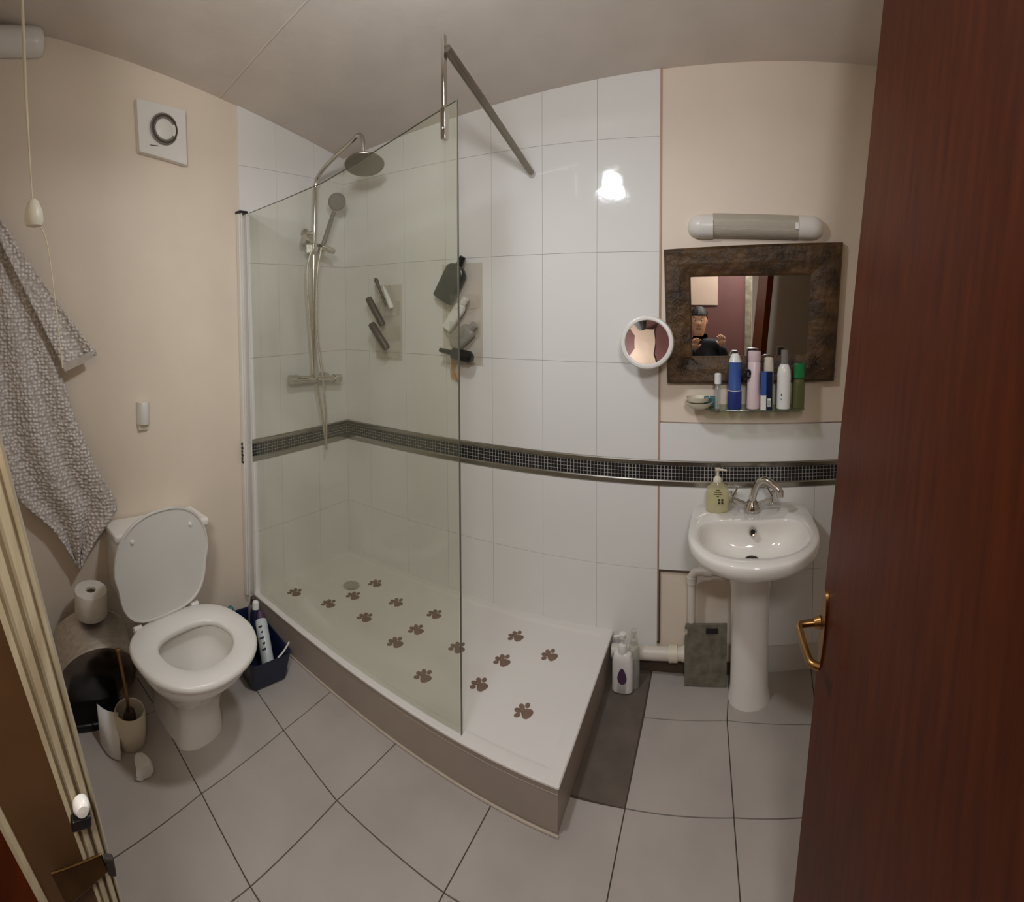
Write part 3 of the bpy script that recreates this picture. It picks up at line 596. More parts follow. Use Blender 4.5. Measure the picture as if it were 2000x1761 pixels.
mb = MB(); mb.box((2.410, -.1325, sz+.062), (2.414, -.1312, sz+.070)); mb.box((2.4095, -.1325, sz+.045), (2.4125, -.1312, sz+.049)); obj('marks', mb, 'ink', bpy.data.objects['face_lotion'], smooth=False)
bar('green_bottle', (2.492, -.085, sz), (2.495, -.085, sz+.135), [(0, .025), (.01, .029), (.80, .029), (.95, .024), (1, .015)], 'greenclear', 'olive see-through bottle with green cap at the right end of the shelf', 'bottle', [('cap', (.99, 1.46), [(0, .0265), (.05, .027), (.9, .026), (1, .018)], 'greencap')], G)

# ------------------------------------------------------------------ pedestal basin, tap, soap pump
t = thing('pedestal_basin', 'white ceramic basin on a full pedestal beside the wooden door', 'basin', (2.28, -.2, 0))
BX, BZ = 2.288, .815
def bring(z, s, yo=0, back=-.012, fy=-.585, hw=.262, n=48, e=2.5):
    out = []
    cy = -.30
    for k in range(n):
        a = 2*pi*k/n; c, s_ = cos(a), sin(a)
        X = hw*s*(abs(c)**(2/e))*(1 if c > 0 else -1)
        if s_ < 0: Yv = cy+(fy-cy)*s*(abs(s_)**(2/2.15)); X = hw*s*(abs(c)**(2/2.15))*(1 if c > 0 else -1)
        else: Yv = cy+(back-cy)*(abs(s_)**(2/9))*s; X = hw*s*(abs(c)**(2/5))*(1 if c > 0 else -1)*(1-.06*s_)
        out.append(Vector((BX+X, max(min(Yv, -.008), -1), z)))
    return out
def inring(z, s, n=48):
    out = []
    for k in range(n):
        a = 2*pi*k/n; c, s_ = cos(a), sin(a)
        cy = -.33+(.815-z)*.42
        X = .215*s*(abs(c)**(2/2.2))*(1 if c > 0 else -1)
        Yv = cy+(-.178 if s_ < 0 else .150*(1-.0*abs(c)))*s*abs(s_)**(2/(2.1 if s_ < 0 else 3.2))
        if s_ > 0: Yv -= .035*s*max(0, cos(c*pi/2*1.3))*1.0*s_
        out.append(Vector((BX+X, Yv, z)))
    return out
mb = MB()
def br2(z, s, ss=1): # underside narrowing towards the pedestal
    R_ = bring(z, 1); c = Vector((BX, -.18, z)); return [c+(p-c)*s for p in R_]
rings = [br2(.610, .24), br2(.65, .38), br2(.69, .60), br2(.725, .82), br2(.757, .955), bring(.782, .995), bring(.802, 1.0), bring(.812, .992), bring(.816, .975), inring(.815, 1.06), inring(.810, 1.02), inring(.795, .985), inring(.765, .93), inring(.73, .82), inring(.70, .62), inring(.685, .40), inring(.680, .12)]
mb.loft(rings); obj('bowl', mb, 'ceramic', t, ang=60)
mb = MB()
def pr_(z, rx, ry_, cy): return [Vector((BX+cos(a)*rx, min(cy+sin(a)*ry_, -.01), z)) for a in [2*pi*k/28 for k in range(28)]]
mb.loft([pr_(0, .094, .085, -.135), pr_(.02, .092, .083, -.135), pr_(.06, .084, .076, -.135), pr_(.3, .082, .075, -.14), pr_(.5, .086, .080, -.145), pr_(.60, .105, .095, -.15), pr_(.655, .125, .11, -.165)]); obj('pedestal', mb, 'ceramic', t)
mb = MB(); mb.lathe([(.001, .0), (.026, .0), (.028, .003), (.020, .004), (.018, .001), (.001, .001)], (BX-.005, -.275, .683), 24); obj('waste', mb, 'dark', t)
mb = MB(); mb.lathe([(.001, .0), (.010, .0), (.010, .004), (.016, .006), (.018, .002), (.018, -.002)], (BX+.002, -.218, .772), 20, ax=(0, -1, .25), cap=False); mb.k = 1; mb.lathe([(.001, .0045), (.0095, .0046)], (BX+.002, -.218, .772), 20, ax=(0, -1, .25)); obj('overflow', mb, ['chrome', 'black'], t)
t = thing('basin_tap', 'chrome mixer tap with arched spout and crossed lever handles on the basin', 'tap', (2.292, -.115, .815))
mb = MB(); mb.lathe([(.001, 0), (.034, 0), (.037, .006), (.036, .020), (.029, .036), (.020, .050), (.001, .054)], (2.292, -.115, .813), 24); obj('base', mb, 'chrome', t)
mb = MB(); mb.tube(smoothpath([(2.292, -.115, .85), (2.300, -.120, .90), (2.318, -.130, .945), (2.345, -.145, .962), (2.375, -.165, .950), (2.400, -.180, .930), (2.405, -.184, .915)]), .0155, 16, None); mb.cyl((2.405, -.184, .928), (2.407, -.185, .903), .0175, .014); obj('spout', mb, 'chrome', t)
for sgn in (-1, 1):
    mb = MB(); ex = 2.292+sgn*.088
    mb.cyl((2.292+sgn*.015, -.115, .842), (ex, -.125, .878), .009, .007)
    for a in (0, 1, 2, 3):
        q = a*pi/2+.4; d = Vector((sgn*.25*sin(q), cos(q)*.9, sin(q))).normalized()*.032
        e_ = Vector((ex, -.125, .878)); mb.cyl(e_, e_+d, .0045, .0035, 10); mb.sphere(e_+d, .006, 10)
    mb.tube([(ex, -.125, .88), (2.292+sgn*.062, -.12, .925)], .004, 8); mb.sphere((2.292+sgn*.062, -.12, .925), .006, 10)
    obj('handle', mb, 'chrome', t)
t = thing('soap_pump', 'pale yellow clear liquid soap bottle with pump on the basin corner', 'soap dispenser', (2.135, -.115, .815))
c = (2.140, -.115, .815)
def oring(z, w, d): return [Vector((2.140+cos(a)*w, -.115+sin(a)*d, z)) for a in [2*pi*k/28 for k in range(28)]]
mb = MB(); mb.loft([oring(.816, .044, .024), oring(.820, .050, .028), oring(.90, .050, .028), oring(.925, .045, .025), oring(.940, .024, .018), oring(.948, .016, .014)]); obj('bottle', mb, 'soapclear', t)
mb = MB(); mb.lathe([(.001, 0), (.019, 0), (.019, .012), (.012, .022), (.005, .026), (.005, .048), (.011, .050), (.011, .058), (.001, .059)], (2.140, -.115, .946), 20); mb.cyl((2.140, -.115, 1.000), (2.180, -.13, 1.000), .005, .004); obj('pump', mb, 'ivory', t)
mb = MB()
for k, w_ in enumerate((.016, .030, .036, .010)): mb.box((2.142-w_/2, -.1448, .917-k*.009), (2.142+w_/2, -.1440, .920-k*.009))
for a in (0, 1):
    for b in (0, 1): mb.box((2.144+a*.013, -.1448, .858+b*.013), (2.153+a*.013, -.1440, .867+b*.013))
obj('label_print', mb, 'ink', t, smooth=False)

# ------------------------------------------------------------------ waste pipes, board, floor bottles
t = thing('waste_pipe', 'white plastic waste pipe dropping from the basin beside its pedestal', 'pipe', (2.03, -.06, .3))
mb = MB(); mb.tube(smoothpath([(2.24, -.075, .520), (2.12, -.065, .517), (2.06, -.062, .515), (2.035, -.06, .500), (2.028, -.06, .47), (2.028, -.06, .30), (2.028, -.045, .18), (2.028, -.045, .10)]), .0185, 16); obj('pipe', mb, 'pvc', t)
mb = MB(); mb.cyl((2.085, -.063, .516), (2.12, -.065, .517), .023, .023); obj('collar', mb, 'pvc', t)
mb = MB(); mb.cyl((2.028, -.06, .46), (2.028, -.06, .49), .023, .023); obj('collar', mb, 'pvc', t)
t = thing('soil_pipe', 'horizontal cream waste pipe running low along the wall from the shower tray', 'pipe', (1.85, -.06, .11))
mb = MB(); mb.cyl((1.66, -.055, .105), (2.03, -.04, .118), .030, .030); obj('pipe', mb, 'pvc', t)
mb = MB(); mb.cyl((1.925, -.044, .1145), (1.965, -.042, .116), .037, .037); obj('collar', mb, 'ivory', t)
mb = MB(); mb.cyl((1.985, -.041, .116), (2.01, -.040, .117), .034, .034); obj('collar', mb, 'ivory', t)
t = thing('leaning_board', 'mottled grey green board standing between the waste pipe and the pedestal', 'board', (2.09, -.085, 0))
mb = MB(); mb.prism([(2.000, -.088, .003), (2.19, -.088, .003), (2.19, -.082, .288), (2.003, -.082, .283), (2.000, -.082, .262), (2.012, -.082, .258), (2.012, -.083, .235), (2.000, -.083, .23)], (0, .010, 0)); obj('board', mb, 'slate', t, smooth=False, bevel=.001)
mb = MB(); mb.box((2.095, -.0895, .248), (2.150, -.0835, .268)); obj('slot', mb, 'black', t, smooth=False)
t = thing('shampoo_pump_bottle', 'white pump bottle with purple drop label on the floor by the tray', 'bottle', (1.73, -.125, 0))
c = (1.73, -.148)
def bring2(z, w, d, e=2.6): return [Vector((c[0]+abs(cos(a))**(2/e)*(1 if cos(a) > 0 else -1)*w, c[1]+abs(sin(a))**(2/e)*(1 if sin(a) > 0 else -1)*d, z)) for a in [2*pi*k/28 for k in range(28)]]
mb = MB(); mb.loft([bring2(.001, .040, .024), bring2(.007, .047, .029), bring2(.145, .046, .029), bring2(.168, .038, .024), bring2(.176, .022, .018)]); obj('body', mb, 'plastic', t)
mb = MB(); mb.lathe([(.001, 0), (.021, 0), (.021, .022), (.016, .034), (.006, .038), (.006, .062), (.015, .064), (.015, .084), (.001, .088)], (c[0], c[1], .174), 22); mb.cyl((c[0], c[1], .248), (c[0]-.038, c[1]-.012, .246), .006, .005); obj('pump', mb, 'plastic', t)
mb = MB(); pts = []
for k in range(24):
    a = 2*pi*k/24; q = 1 if sin(a) < 0 else 1; x = .021*cos(a)*(1-.35*max(0, sin(a))); z = .078+.036*sin(a)*(1.15 if sin(a) > 0 else .85); pts.append(Vector((c[0]+.003+x, c[1]-.0297, z)))
mb.prism(pts, (0, -.0008, 0)); obj('drop_label', mb, 'purple', t, smooth=False)
t = thing('ghost_pump_bottle', 'see-through ghost double added right behind the white pump bottle by the tray', 'bottle', (1.775, -.113, 0))  # ghost double of the white bottle, added as clear plastic
mb = MB(); mb.lathe([(.001, .001), (.024, .001), (.026, .006), (.026, .17), (.022, .188), (.012, .195)], (1.775, -.113, 0), 24); obj('body', mb, 'clear', t)
mb = MB(); mb.lathe([(.001, 0), (.017, 0), (.017, .02), (.006, .026), (.006, .045), (.014, .047), (.014, .062), (.001, .066)], (1.775, -.113, .194), 22); obj('pump', mb, 'clear', t)

# ------------------------------------------------------------------ toilet
TR = radians(8); TC = Vector((.490, -1.372, 0))
t = thing('toilet', 'white close-coupled toilet with its lid raised', 'toilet', TC)
def egg(z, af, ab, b, cx=0, cy=0, n=48, e=2.15):
    out = []
    for k in range(n):
        a = 2*pi*k/n; c_, s_ = cos(a), sin(a); A = af if c_ > 0 else ab; ee = e if c_ > 0 else 2.6
        x = cx+A*abs(c_)**(2/ee)*(1 if c_ > 0 else -1); y = cy+b*abs(s_)**(2/ee)*(1 if s_ > 0 else -1)
        out.append(TC+Vector((x*cos(TR)-y*sin(TR), x*sin(TR)+y*cos(TR), z)))
    return out
mb = MB()
mb.loft([egg(0, .06, .30, .105, -.05, .055), egg(.02, .06, .30, .103, -.05, .055), egg(.10, .06, .30, .095, -.05, .052), egg(.17, .075, .30, .105, -.045, .045), egg(.24, .11, .28, .145, -.03, .03), egg(.31, .16, .25, .185, -.01, .012), egg(.36, .197, .22, .212, 0), egg(.398, .212, .20, .225, 0), egg(.404, .206, .195, .220, 0),
         egg(.404, .155, .125, .155, .005), egg(.396, .150, .12, .150, .005), egg(.36, .155, .13, .155, .005), egg(.30, .14, .12, .135, .0), egg(.22, .09, .08, .085, -.03), egg(.16, .05, .05, .045, -.05), egg(.145, .01, .01, .01, -.05)])
obj('pan', mb, 'ceramic', t, ang=60)
mb = MB(); mb.add(egg(.205, .085, .085, .07, -.035), [tuple(range(48))]); obj('water', mb, 'water', t, smooth=False)
mb = MB(); so = [(.407, 1.0), (.411, 1.022), (.420, 1.030), (.430, 1.018), (.434, .985)]
mb.loft([egg(z, .228*k, .200*k, .238*k, .0) for z, k in so]+[egg(z, .140*k, .105*k, .150*k, .012) for z, k in ((.433, 1.03), (.429, .99), (.418, .965), (.409, .99))], close=True); obj('seat', mb, 'plastic', t, ang=60)
# raised lid: egg outline standing up, leaning on the cistern
hcen = TC+Vector((-.190*cos(TR), -.190*sin(TR), 0)); ax_s = Vector((-sin(TR), cos(TR), 0)); ax_o = Vector((cos(TR), sin(TR), 0))
LU = (Vector((0, 0, 1))*cos(radians(3))-ax_o*sin(radians(3))).normalized(); LN = ax_s.cross(LU).normalized()
if LN.dot(ax_o) < 0: LN = -LN
def lidring(k, d, b=.236, h=.445):
    out = []
    for q in range(48):
        a = 2*pi*q/48; c_, s_ = cos(a), sin(a)
        ee = 2.3 if s_ > 0 else 3.0
        U = h*.5+ (h*.5)*(abs(s_)**(2/ee))*(1 if s_ > 0 else -1)*k
        wv = b*k*abs(c_)**(2/ee)*(1 if c_ > 0 else -1)*(1-.12*(1-s_)*.5*(1 if s_ < 0 else .0))
        if s_ < 0: wv *= 1+.10*s_*s_
        out.append(hcen+Vector((0, 0, .432))+ax_s*wv+LU*U+LN*d)
    return out
mb = MB(); mb.loft([lidring(.93, -.018), lidring(.985, -.012), lidring(1, -.003), lidring(.99, .003), lidring(.965, .003), lidring(.955, -.003)]); ld = obj('lid', mb, 'lid', t, ang=50)
for sgn in (-1, 1):
    mb = MB(); p = hcen+Vector((0, 0, .432))+ax_s*(.145*sgn)+LU*.345+LN*(-.002); mb.lathe([(.001, .008), (.007, .007), (.009, 0), (.009, -.003)], p, 12, ax=LN); obj('buffer', mb, 'plastic', ld)
    mb = MB(); p = hcen+Vector((0, 0, .428))+ax_s*(.142*sgn); mb.cyl(p-ax_s*.018, p+ax_s*.018, .011, .011, 16); mb.cyl(p-Vector((0, 0, .024)), p, .012, .012, 16); obj('hinge', mb, 'plastic', t)
def cis(z, o0, o1, ya, yb): return [Vector((wx(ya, o0), ya, z)), Vector((wx(ya, o1), ya, z)), Vector((wx(yb, o1), yb, z)), Vector((wx(yb, o0), yb, z))]
mb = MB(); mb.loft([cis(.405, .012, .165, -1.535, -1.125), cis(.68, .008, .178, -1.548, -1.102)]); obj('cistern', mb, 'ceramic', t, smooth=True, bevel=.018)
mb = MB(); mb.loft([cis(.682, .006, .188, -1.556, -1.088), cis(.720, .006, .188, -1.556, -1.088)]); obj('cistern_lid', mb, 'ceramic', t, bevel=.012)
mb = MB(); mb.lathe([(.001, 0), (.02, 0), (.02, .006), (.001, .007)], (wx(-1.35, .09), -1.35, .720), 20); obj('flush_button', mb, 'chrome', t)

# ------------------------------------------------------------------ steel bin lying on its side with a roll on top, brush, tissue
t = thing('steel_bin', 'brushed steel round bin lying on its side by the left wall', 'bin', (.05, -1.66, .0))
bc = Vector((-.022, -1.650, .196)); bax = Vector((1, -.10, -.26)).normalized(); bR = .178
mb = MB(); mb.lathe([(bR-.004, .0), (bR, .003), (bR, .20), (bR-.003, .203), (bR-.006, .203), (bR-.006, .185), (.001, .185)], bc, 56, ax=bax); obj('drum', mb, 'steel', t)
M['endsteel'] = mat('polished_dark_steel', (150, 138, 130), .22, 1, var=.25, vs=7)
mb = MB(); mb.lathe([(.001, .196), (.10, .194), (bR-.012, .188), (bR-.007, .186)], bc, 56, ax=bax, cap=False); mb.lathe([(.001, .215), (.010, .214), (.012, .206), (.008, .194)], bc+Vector((0, .045, .095)), 20, ax=bax); le = obj('end_lid', mb, 'endsteel', t)
mb = MB(); mb.lathe([(bR+.0005, -.002), (bR+.002, .002), (bR+.002, .008), (bR+.0005, .010)], bc, 56, ax=bax, cap=False); obj('rim', mb, 'steel', t)
mb = MB(); mb.prism([(.10, -1.80, .001), (.24, -1.80, .001), (.26, -1.66, .001), (.22, -1.57, .001), (.10, -1.57, .001)], (0, 0, .030)); obj('under_shade', mb, 'black', t, bevel=.01)  # black slab added as the shadow under the drum
t = thing('toilet_roll', 'white toilet roll standing on top of the steel bin', 'toilet roll', (.085, -1.66, .365))
rc = Vector((.064, -1.662, .372)); rax = (.06, 0, 1)
mb = MB(); mb.lathe([(.020, .002), (.071, .0), (.073, .004), (.073, .106), (.071, .110), (.022, .110), (.021, .100), (.021, .004)], rc, 40, ax=rax, cap=False); obj('paper', mb, 'paper', t)
mb = MB(); mb.lathe([(.0205, .003), (.0205, .100)], rc, 30, ax=rax, cap=False); mb.lathe([(.0005, .03), (.0205, .03)], rc, 30, ax=rax, cap=False); obj('tube', mb, 'card', t)
t = thing('toilet_brush', 'toilet brush standing in a round chrome holder in front of the steel bin', 'toilet brush', (.335, -1.60, 0))
hb = Vector((.340, -1.590, 0))
mb = MB(); mb.lathe([(.001, .001), (.056, .001), (.060, .005), (.065, .06), (.062, .12), (.058, .128), (.056, .126), (.060, .06), (.054, .008), (.001, .006)], hb, 36); obj('holder', mb, 'ivory', t)
mb = MB(); mb.tube([hb+Vector((0, 0, .05)), Vector((.355, -1.605, .20)), Vector((.385, -1.645, .405))], .0065, 12); mb.sphere((.386, -1.646, .41), .010, 12); obj('handle', mb, 'brass', t)
mb = MB(); mb.lathe([(.001, .02), (.02, .03), (.026, .06), (.026, .10), (.018, .125), (.006, .13)], hb, 24); obj('brush_head', mb, 'brown', t)
mb = MB(); n = 14
V = []
for i in range(n+1):
    q = i/n; A = Vector((.3205, -1.7085, .012))*(1-q)+Vector((.4130, -1.6550, .003))*q; B_ = Vector((.2760, -1.7070, .135))*(1-q)+Vector((.3270, -1.6340, .118))*q
    bl = Vector((.016, -.010, 0))*sin(pi*q); V += [A+bl, B_+bl*.6]
mb.add(V, [(2*i, 2*i+2, 2*i+3, 2*i+1) for i in range(n)]); tag(obj('paper_sheet', mb, 'white', None, loc=tuple(hb), solid=.0015), 'folded white paper sheet draped against the front of the brush holder', 'paper')
mb = MB(); tc_ = Vector((.475, -1.60, .0)); rings = []
for i in range(9):
    q = i/8; n = 20; rad = .009+.033*q**.6*(1-.25*q); cz = .030-.008*q; p = tc_+Vector((-.035+.075*q, .01*sin(q*3), cz))
    rings.append([p+Vector((random.uniform(-.002, .002), cos(2*pi*k/n)*rad*(1+.12*sin(3*k)), max(-.7, sin(2*pi*k/n))*rad*.8*(1+.1*cos(4*k)))) for k in range(n)])
mb.loft(rings, False, True); tag(obj('crumpled_tissue', mb, 'white', None, loc=tuple(tc_)), 'crumpled white tissue lying on the floor in front of the toilet brush', 'tissue')

# ------------------------------------------------------------------ blue caddy with bottles between toilet and tray
t = thing('cleaning_caddy', 'navy blue plastic caddy on the floor between the toilet and shower tray', 'caddy', (.24, -.91, 0), (0, 0, 0))
cc = Vector((.225, -.915, 0)); ca = radians(-9); cx_, cy_ = Vector((cos(ca), sin(ca), 0)), Vector((-sin(ca), cos(ca), 0))
def cr(z, l, w_): return [cc+cx_*a*l+cy_*b*w_+Vector((0, 0, z)) for a, b in ((-1, -1), (-.9, -1.0), (.9, -1), (1, -.85), (1, .85), (.9, 1), (-.9, 1), (-1, 1))]
mb = MB(); mb.loft([cr(.003, .175, .085), cr(.02, .182, .090), cr(.13, .205, .105), cr(.138, .208, .108), cr(.138, .202, .102), cr(.13, .199, .099), cr(.02, .176, .084), cr(.012, .172, .082)]); obj('tub', mb, 'navy', t, bevel=.004)
mb = MB(); mb.tube(smoothpath([cc+cx_*.20+cy_*.03+Vector((0, 0, .135)), cc+cx_*.215+cy_*.05+Vector((0, 0, .165)), cc+cx_*.225+cy_*.075+Vector((0, 0, .205))]), .004, 8); tag(obj('white_stick', mb, 'white', None, loc=tuple(cc)), 'thin white stick sticking up at the front corner of the navy caddy', 'stick')
def caddyb(name, a, b, z0, lean_, h, r_, m, capm, label, cat='bottle'):
    p0 = cc+cx_*a+cy_*b+Vector((0, 0, z0)); d = Vector(lean_).normalized()
    return bar(name, p0, p0+d*h, rp(r_), m, label, cat, [('cap', (.95, 1.2), [(0, r_*.62), (.8, r_*.6), (1, r_*.3)], capm)])
M['bottleprint'] = mat('white_blue_print', (200, 205, 205), .3)
q = caddyb('cleaner_bottle', .125, .020, .05, (-.70, .30, .62), .20, .030, 'bottleprint', 'purple', 'white printed bottle lying tilted at the front of the navy caddy')
p0 = Vector(q.location); d = Vector((-.70, .30, .62)).normalized(); S_ = d.cross(Vector((.5, -.7, .6))).normalized(); N_ = S_.cross(d).normalized()
if N_.z < 0: N_ = -N_
mb = MB()
for k, (w_, o_) in enumerate(((.020, 0), (.014, .004), (.022, -.002), (.010, .005), (.018, 0))):
    ctr = p0+d*(.06+.024*k)+N_*.0302+S_*o_
    mb.prism([ctr-S_*w_/2, ctr+S_*w_/2, ctr+S_*w_/2+d*.009, ctr-S_*w_/2+d*.006], N_*.0008)
obj('print', mb, 'ink', q, smooth=False)
caddyb('grey_bottle', -.03, .03, .03, (-.18, .15, .95), .185, .028, 'navy', 'white', 'dark navy bottle with a white tip standing in the middle of the caddy')
caddyb('tall_grey_bottle', -.11, .055, .03, (-.1, .1, .98), .17, .026, 'grey', 'brown', 'grey bottle with brown cap at the back of the caddy')
caddyb('teal_bottle', -.150, -.045, .016, (-.02, -.02, 1), .155, .026, 'teal', 'teal', 'teal bottle whose cap shows just above the toilet seat')
caddyb('spray_bottle', .04, -.055, .03, (.1, -.1, .95), .13, .030, 'navy', 'grey', 'short dark bottle nearest the toilet in the caddy')
mb = MB(); mb.cyl((.045, -.785, .002), (.045, -.785, .16), .021, .019); mb.sphere((.045, -.785, .17), .016, 12); tag(obj('chrome_valve', mb, 'chrome', None, loc=(.045, -.785, 0)), 'small chrome topped canister in the corner between caddy and tray', 'canister')

# ------------------------------------------------------------------ left wall: fan, dispenser, batten light, hook, cord, towel
def tw(y, z, d): return Vector((WL*y+d, y, z))
t = thing('extractor_fan', 'square white extractor fan with a ring opening high on the left wall', 'extractor fan', tw(-1.2, 2.6, 0))
Q = [(-1.330, 2.475), (-1.080, 2.430), (-1.082, 2.700), (-1.338, 2.728)]
mb = MB(); mb.prism([tw(a, b, .002) for a, b in Q], (.035, 0, 0)); fp = obj('cover', mb, 'plastic', t, smooth=False, bevel=.004)
fc = tw(-1.199, 2.592, .037)
mb = MB(); mb.lathe([(.052, -.002), (.072, -.002), (.078, .003), (.074, .006), (.050, .004)], fc, 40, ax=(1, .046, 0), cap=False); obj('ring', mb, 'grey', t)
M['fandark'] = mat('fan_slot', (74, 64, 54), .6)
mb = MB(); mb.lathe([(.058, .0045), (.068, .0060), (.070, .0070), (.060, .0072)], fc, 40, ax=(1, .046, 0), cap=False); obj('slot', mb, 'fandark', t)
mb = MB(); mb.lathe([(.001, .009), (.040, .008), (.050, .003)], fc, 40, ax=(1, .046, 0), cap=False); obj('centre_disc', mb, 'plastic', t)
mb = MB(); mb.box(tw(-1.275, 2.507, .0365), tw(-1.235, 2.510, .0385)); obj('badge', mb, 'ink', t, smooth=False)
t = thing('air_freshener', 'small upright white holder on the left wall above the toilet', 'holder', tw(-1.34, 1.2, 0))
mb = MB(); mb.loft([[tw(-1.37+.03*cos(a)*1.0+.03, z, .004+max(0, sin(a))*k*.045) for a in [pi*i/10 for i in range(11)]] for z, k in ((1.165, .9), (1.175, 1), (1.262, 1), (1.272, .9))]); obj('body', mb, 'plastic', t)
mb = MB(); mb.box(tw(-1.365, 1.135, .002), tw(-1.315, 1.166, .018)); obj('lower_clip', mb, 'ivory', t, smooth=False, bevel=.004)
t = thing('batten_light', 'unlit white tube light fixed high on the left wall', 'light', tw(-1.9, 2.95, 0))
mb = MB(); mb.loft([[tw(y, 2.955+cos(a)*.070*k, .006+sin(a)*.07*k) for a in [pi*i/14 for i in range(15)]] for y, k in ((-2.12, 1), (-1.82, 1), (-1.790, .95), (-1.775, .75))]); obj('diffuser', mb, 'plastic', t)
mb = MB(); mb.box(tw(-2.12, 2.895, .0), tw(-1.775, 3.015, .014)); obj('base_plate', mb, 'ivory', t, smooth=False, bevel=.003)
t = thing('light_pull_cord', 'cream pull cord hanging from the ceiling in front of the left wall', 'pull cord', (.572, -1.97, ceilz(.572, -1.97)))
a0, a1, a2 = Vector((.572, -1.970, ceilz(.572, -1.97)-.01)), Vector((.572, -1.966, 2.45)), Vector((.576, -1.955, 2.06))
mb = MB(); mb.tube([a0, a1], .0055, 10); mb.tube([a1, Vector((.573, -1.961, 2.25)), a2], .0035, 10, [.0055, .003, .0022]); obj('cord', mb, 'cord', t)
mb = MB(); mb.lathe([(.001, 0), (.035, 0), (.035, -.02), (.012, -.03), (.001, -.031)], (.572, -1.97, ceilz(.572, -1.97)), 24); obj('ceiling_rose', mb, 'plastic', t)
mb = MB(); mb.lathe([(.002, .045), (.016, .036), (.030, .0), (.032, -.03), (.026, -.045), (.008, -.05)], (.577, -1.953, 2.045), 20); obj('pull_handle', mb, 'ivory', t)
mb = MB(); mb.tube(smoothpath([(.577, -1.950, 2.02), (.583, -1.915, 1.95), (.586, -1.893, 1.75), (.590, -1.876, 1.535)]), .0022, 8); obj('lower_cord', mb, 'cord', t)
# towel: a long back fall and a shorter front fold, bobbled weave
t = thing('bath_towel', 'beige bobble-textured towel hanging on the left wall beside the door frame', 'towel', tw(-1.85, 2.1, .05))
def sheet(Lc, Rc, n, m_, dep, amp, fr_q, ph, seed):
    """Lc, Rc: boundary polylines of (y, z) from top to bottom"""
    def at(c_, s):
        tot = [0]
        for a, b in zip(c_[:-1], c_[1:]): tot.append(tot[-1]+hypot(a[0]-b[0], a[1]-b[1]))
        s *= tot[-1]
        for i in range(len(c_)-1):
            if s <= tot[i+1]+1e-9:
                k = (s-tot[i])/max(1e-9, tot[i+1]-tot[i]); return (c_[i][0]*(1-k)+c_[i+1][0]*k, c_[i][1]*(1-k)+c_[i+1][1]*k)
        return c_[-1]
    V = []
    for i in range(n+1):
        s = i/n; l, r_ = at(Lc, s), at(Rc, s)
        for j in range(m_+1):
            q = j/m_; y = l[0]*(1-q)+r_[0]*q; z = l[1]*(1-q)+r_[1]*q
            d = dep+amp*(.35+.65*s)*sin(fr_q*q*2*pi+ph+1.1*s)+.006*sin(9*q+5*s)
            V.append(tw(y, z, d))
    mb = MB(); mb.add(V, [(i*(m_+1)+j, i*(m_+1)+j+1, (i+1)*(m_+1)+j+1, (i+1)*(m_+1)+j) for i in range(n) for j in range(m_)]); return mb
mb = sheet([(-2.12, 2.33), (-2.11, 1.9), (-2.10, 1.5), (-2.06, 1.18), (-1.955, .872), (-1.80, .725), (-1.695, .545)], [(-2.07, 2.30), (-1.93, 1.98), (-1.78, 1.55), (-1.70, 1.28), (-1.60, 1.0), (-1.508, .84), (-1.500, .785), (-1.60, .66), (-1.69, .540)], 70, 40, .052, .018, 2.3, .4, 1)
obj('back_fall', mb, 'towelbob', t, solid=.010)
mb = sheet([(-2.12, 2.36), (-2.00, 2.02), (-1.86, 1.72), (-1.735, 1.458)], [(-2.03, 2.17), (-1.93, 2.02), (-1.80, 1.82), (-1.68, 1.65), (-1.590, 1.525)], 40, 14, .092, .010, 1.0, .2, 2)
obj('front_fold', mb, 'towelbob', t, solid=.010)
mb = MB(); hem = [tw(-1.738, 1.452, .098), tw(-1.66, 1.485, .102), tw(-1.588, 1.520, .098)]; mb.prism([hem[0], hem[1], hem[2], hem[2]+Vector((0, -.008, .028)), hem[1]+Vector((0, -.010, .030)), hem[0]+Vector((0, -.012, .034))], (.008, 0, 0)); obj('hem', mb, 'towel', t)
t = thing('towel_hook', 'small white hook on the left wall holding the towel', 'hook', tw(-2.08, 2.3, 0))
mb = MB(); mb.box(tw(-2.10, 2.28, 0), tw(-2.06, 2.36, .012)); mb.tube(smoothpath([tw(-2.08, 2.31, .01), tw(-2.08, 2.29, .05), tw(-2.08, 2.31, .11), tw(-2.08, 2.35, .12)]), .007, 10); obj('hook', mb, 'plastic', t)

# ------------------------------------------------------------------ hallway behind the camera, seen only in the mirrors
mb = MB(); mb.box((.6, -3.66, -.1), (3.4, -3.56, 3.2)); struct('wall_hall', mb, 'maroon', smooth=False)
mb = MB(); mb.box((.9, -3.6, -.1), (1.0, -2.26, 3.2)); struct('wall_hall_left', mb, 'hallwhite', smooth=False)
mb = MB(); mb.box((2.95, -3.6, -.1), (3.05, -2.26, 3.2)); struct('wall_hall_right', mb, 'hallwhite', smooth=False)
mb = MB(); mb.box((.6, -3.66, -.1), (3.4, -2.26, -.004)); struct('floor_hall', mb, 'jamb', smooth=False)
mb = MB(); mb.box((.6, -3.66, 3.05), (3.4, -2.2, 3.15)); struct('ceiling_hall', mb, 'ceil', smooth=False)
mb = MB(); mb.box((1.72, -3.56, 1.72), (2.10, -3.53, 2.30)); mb.box((1.70, -3.56, 2.30), (2.12, -3.50, 2.335)); mb.box((1.69, -3.56, 2.35), (2.13, -3.49, 2.385)); struct('hall_panel_1', mb, 'hallbeige', smooth=False)  # plain beige panel with two cornice strips on the hall wall
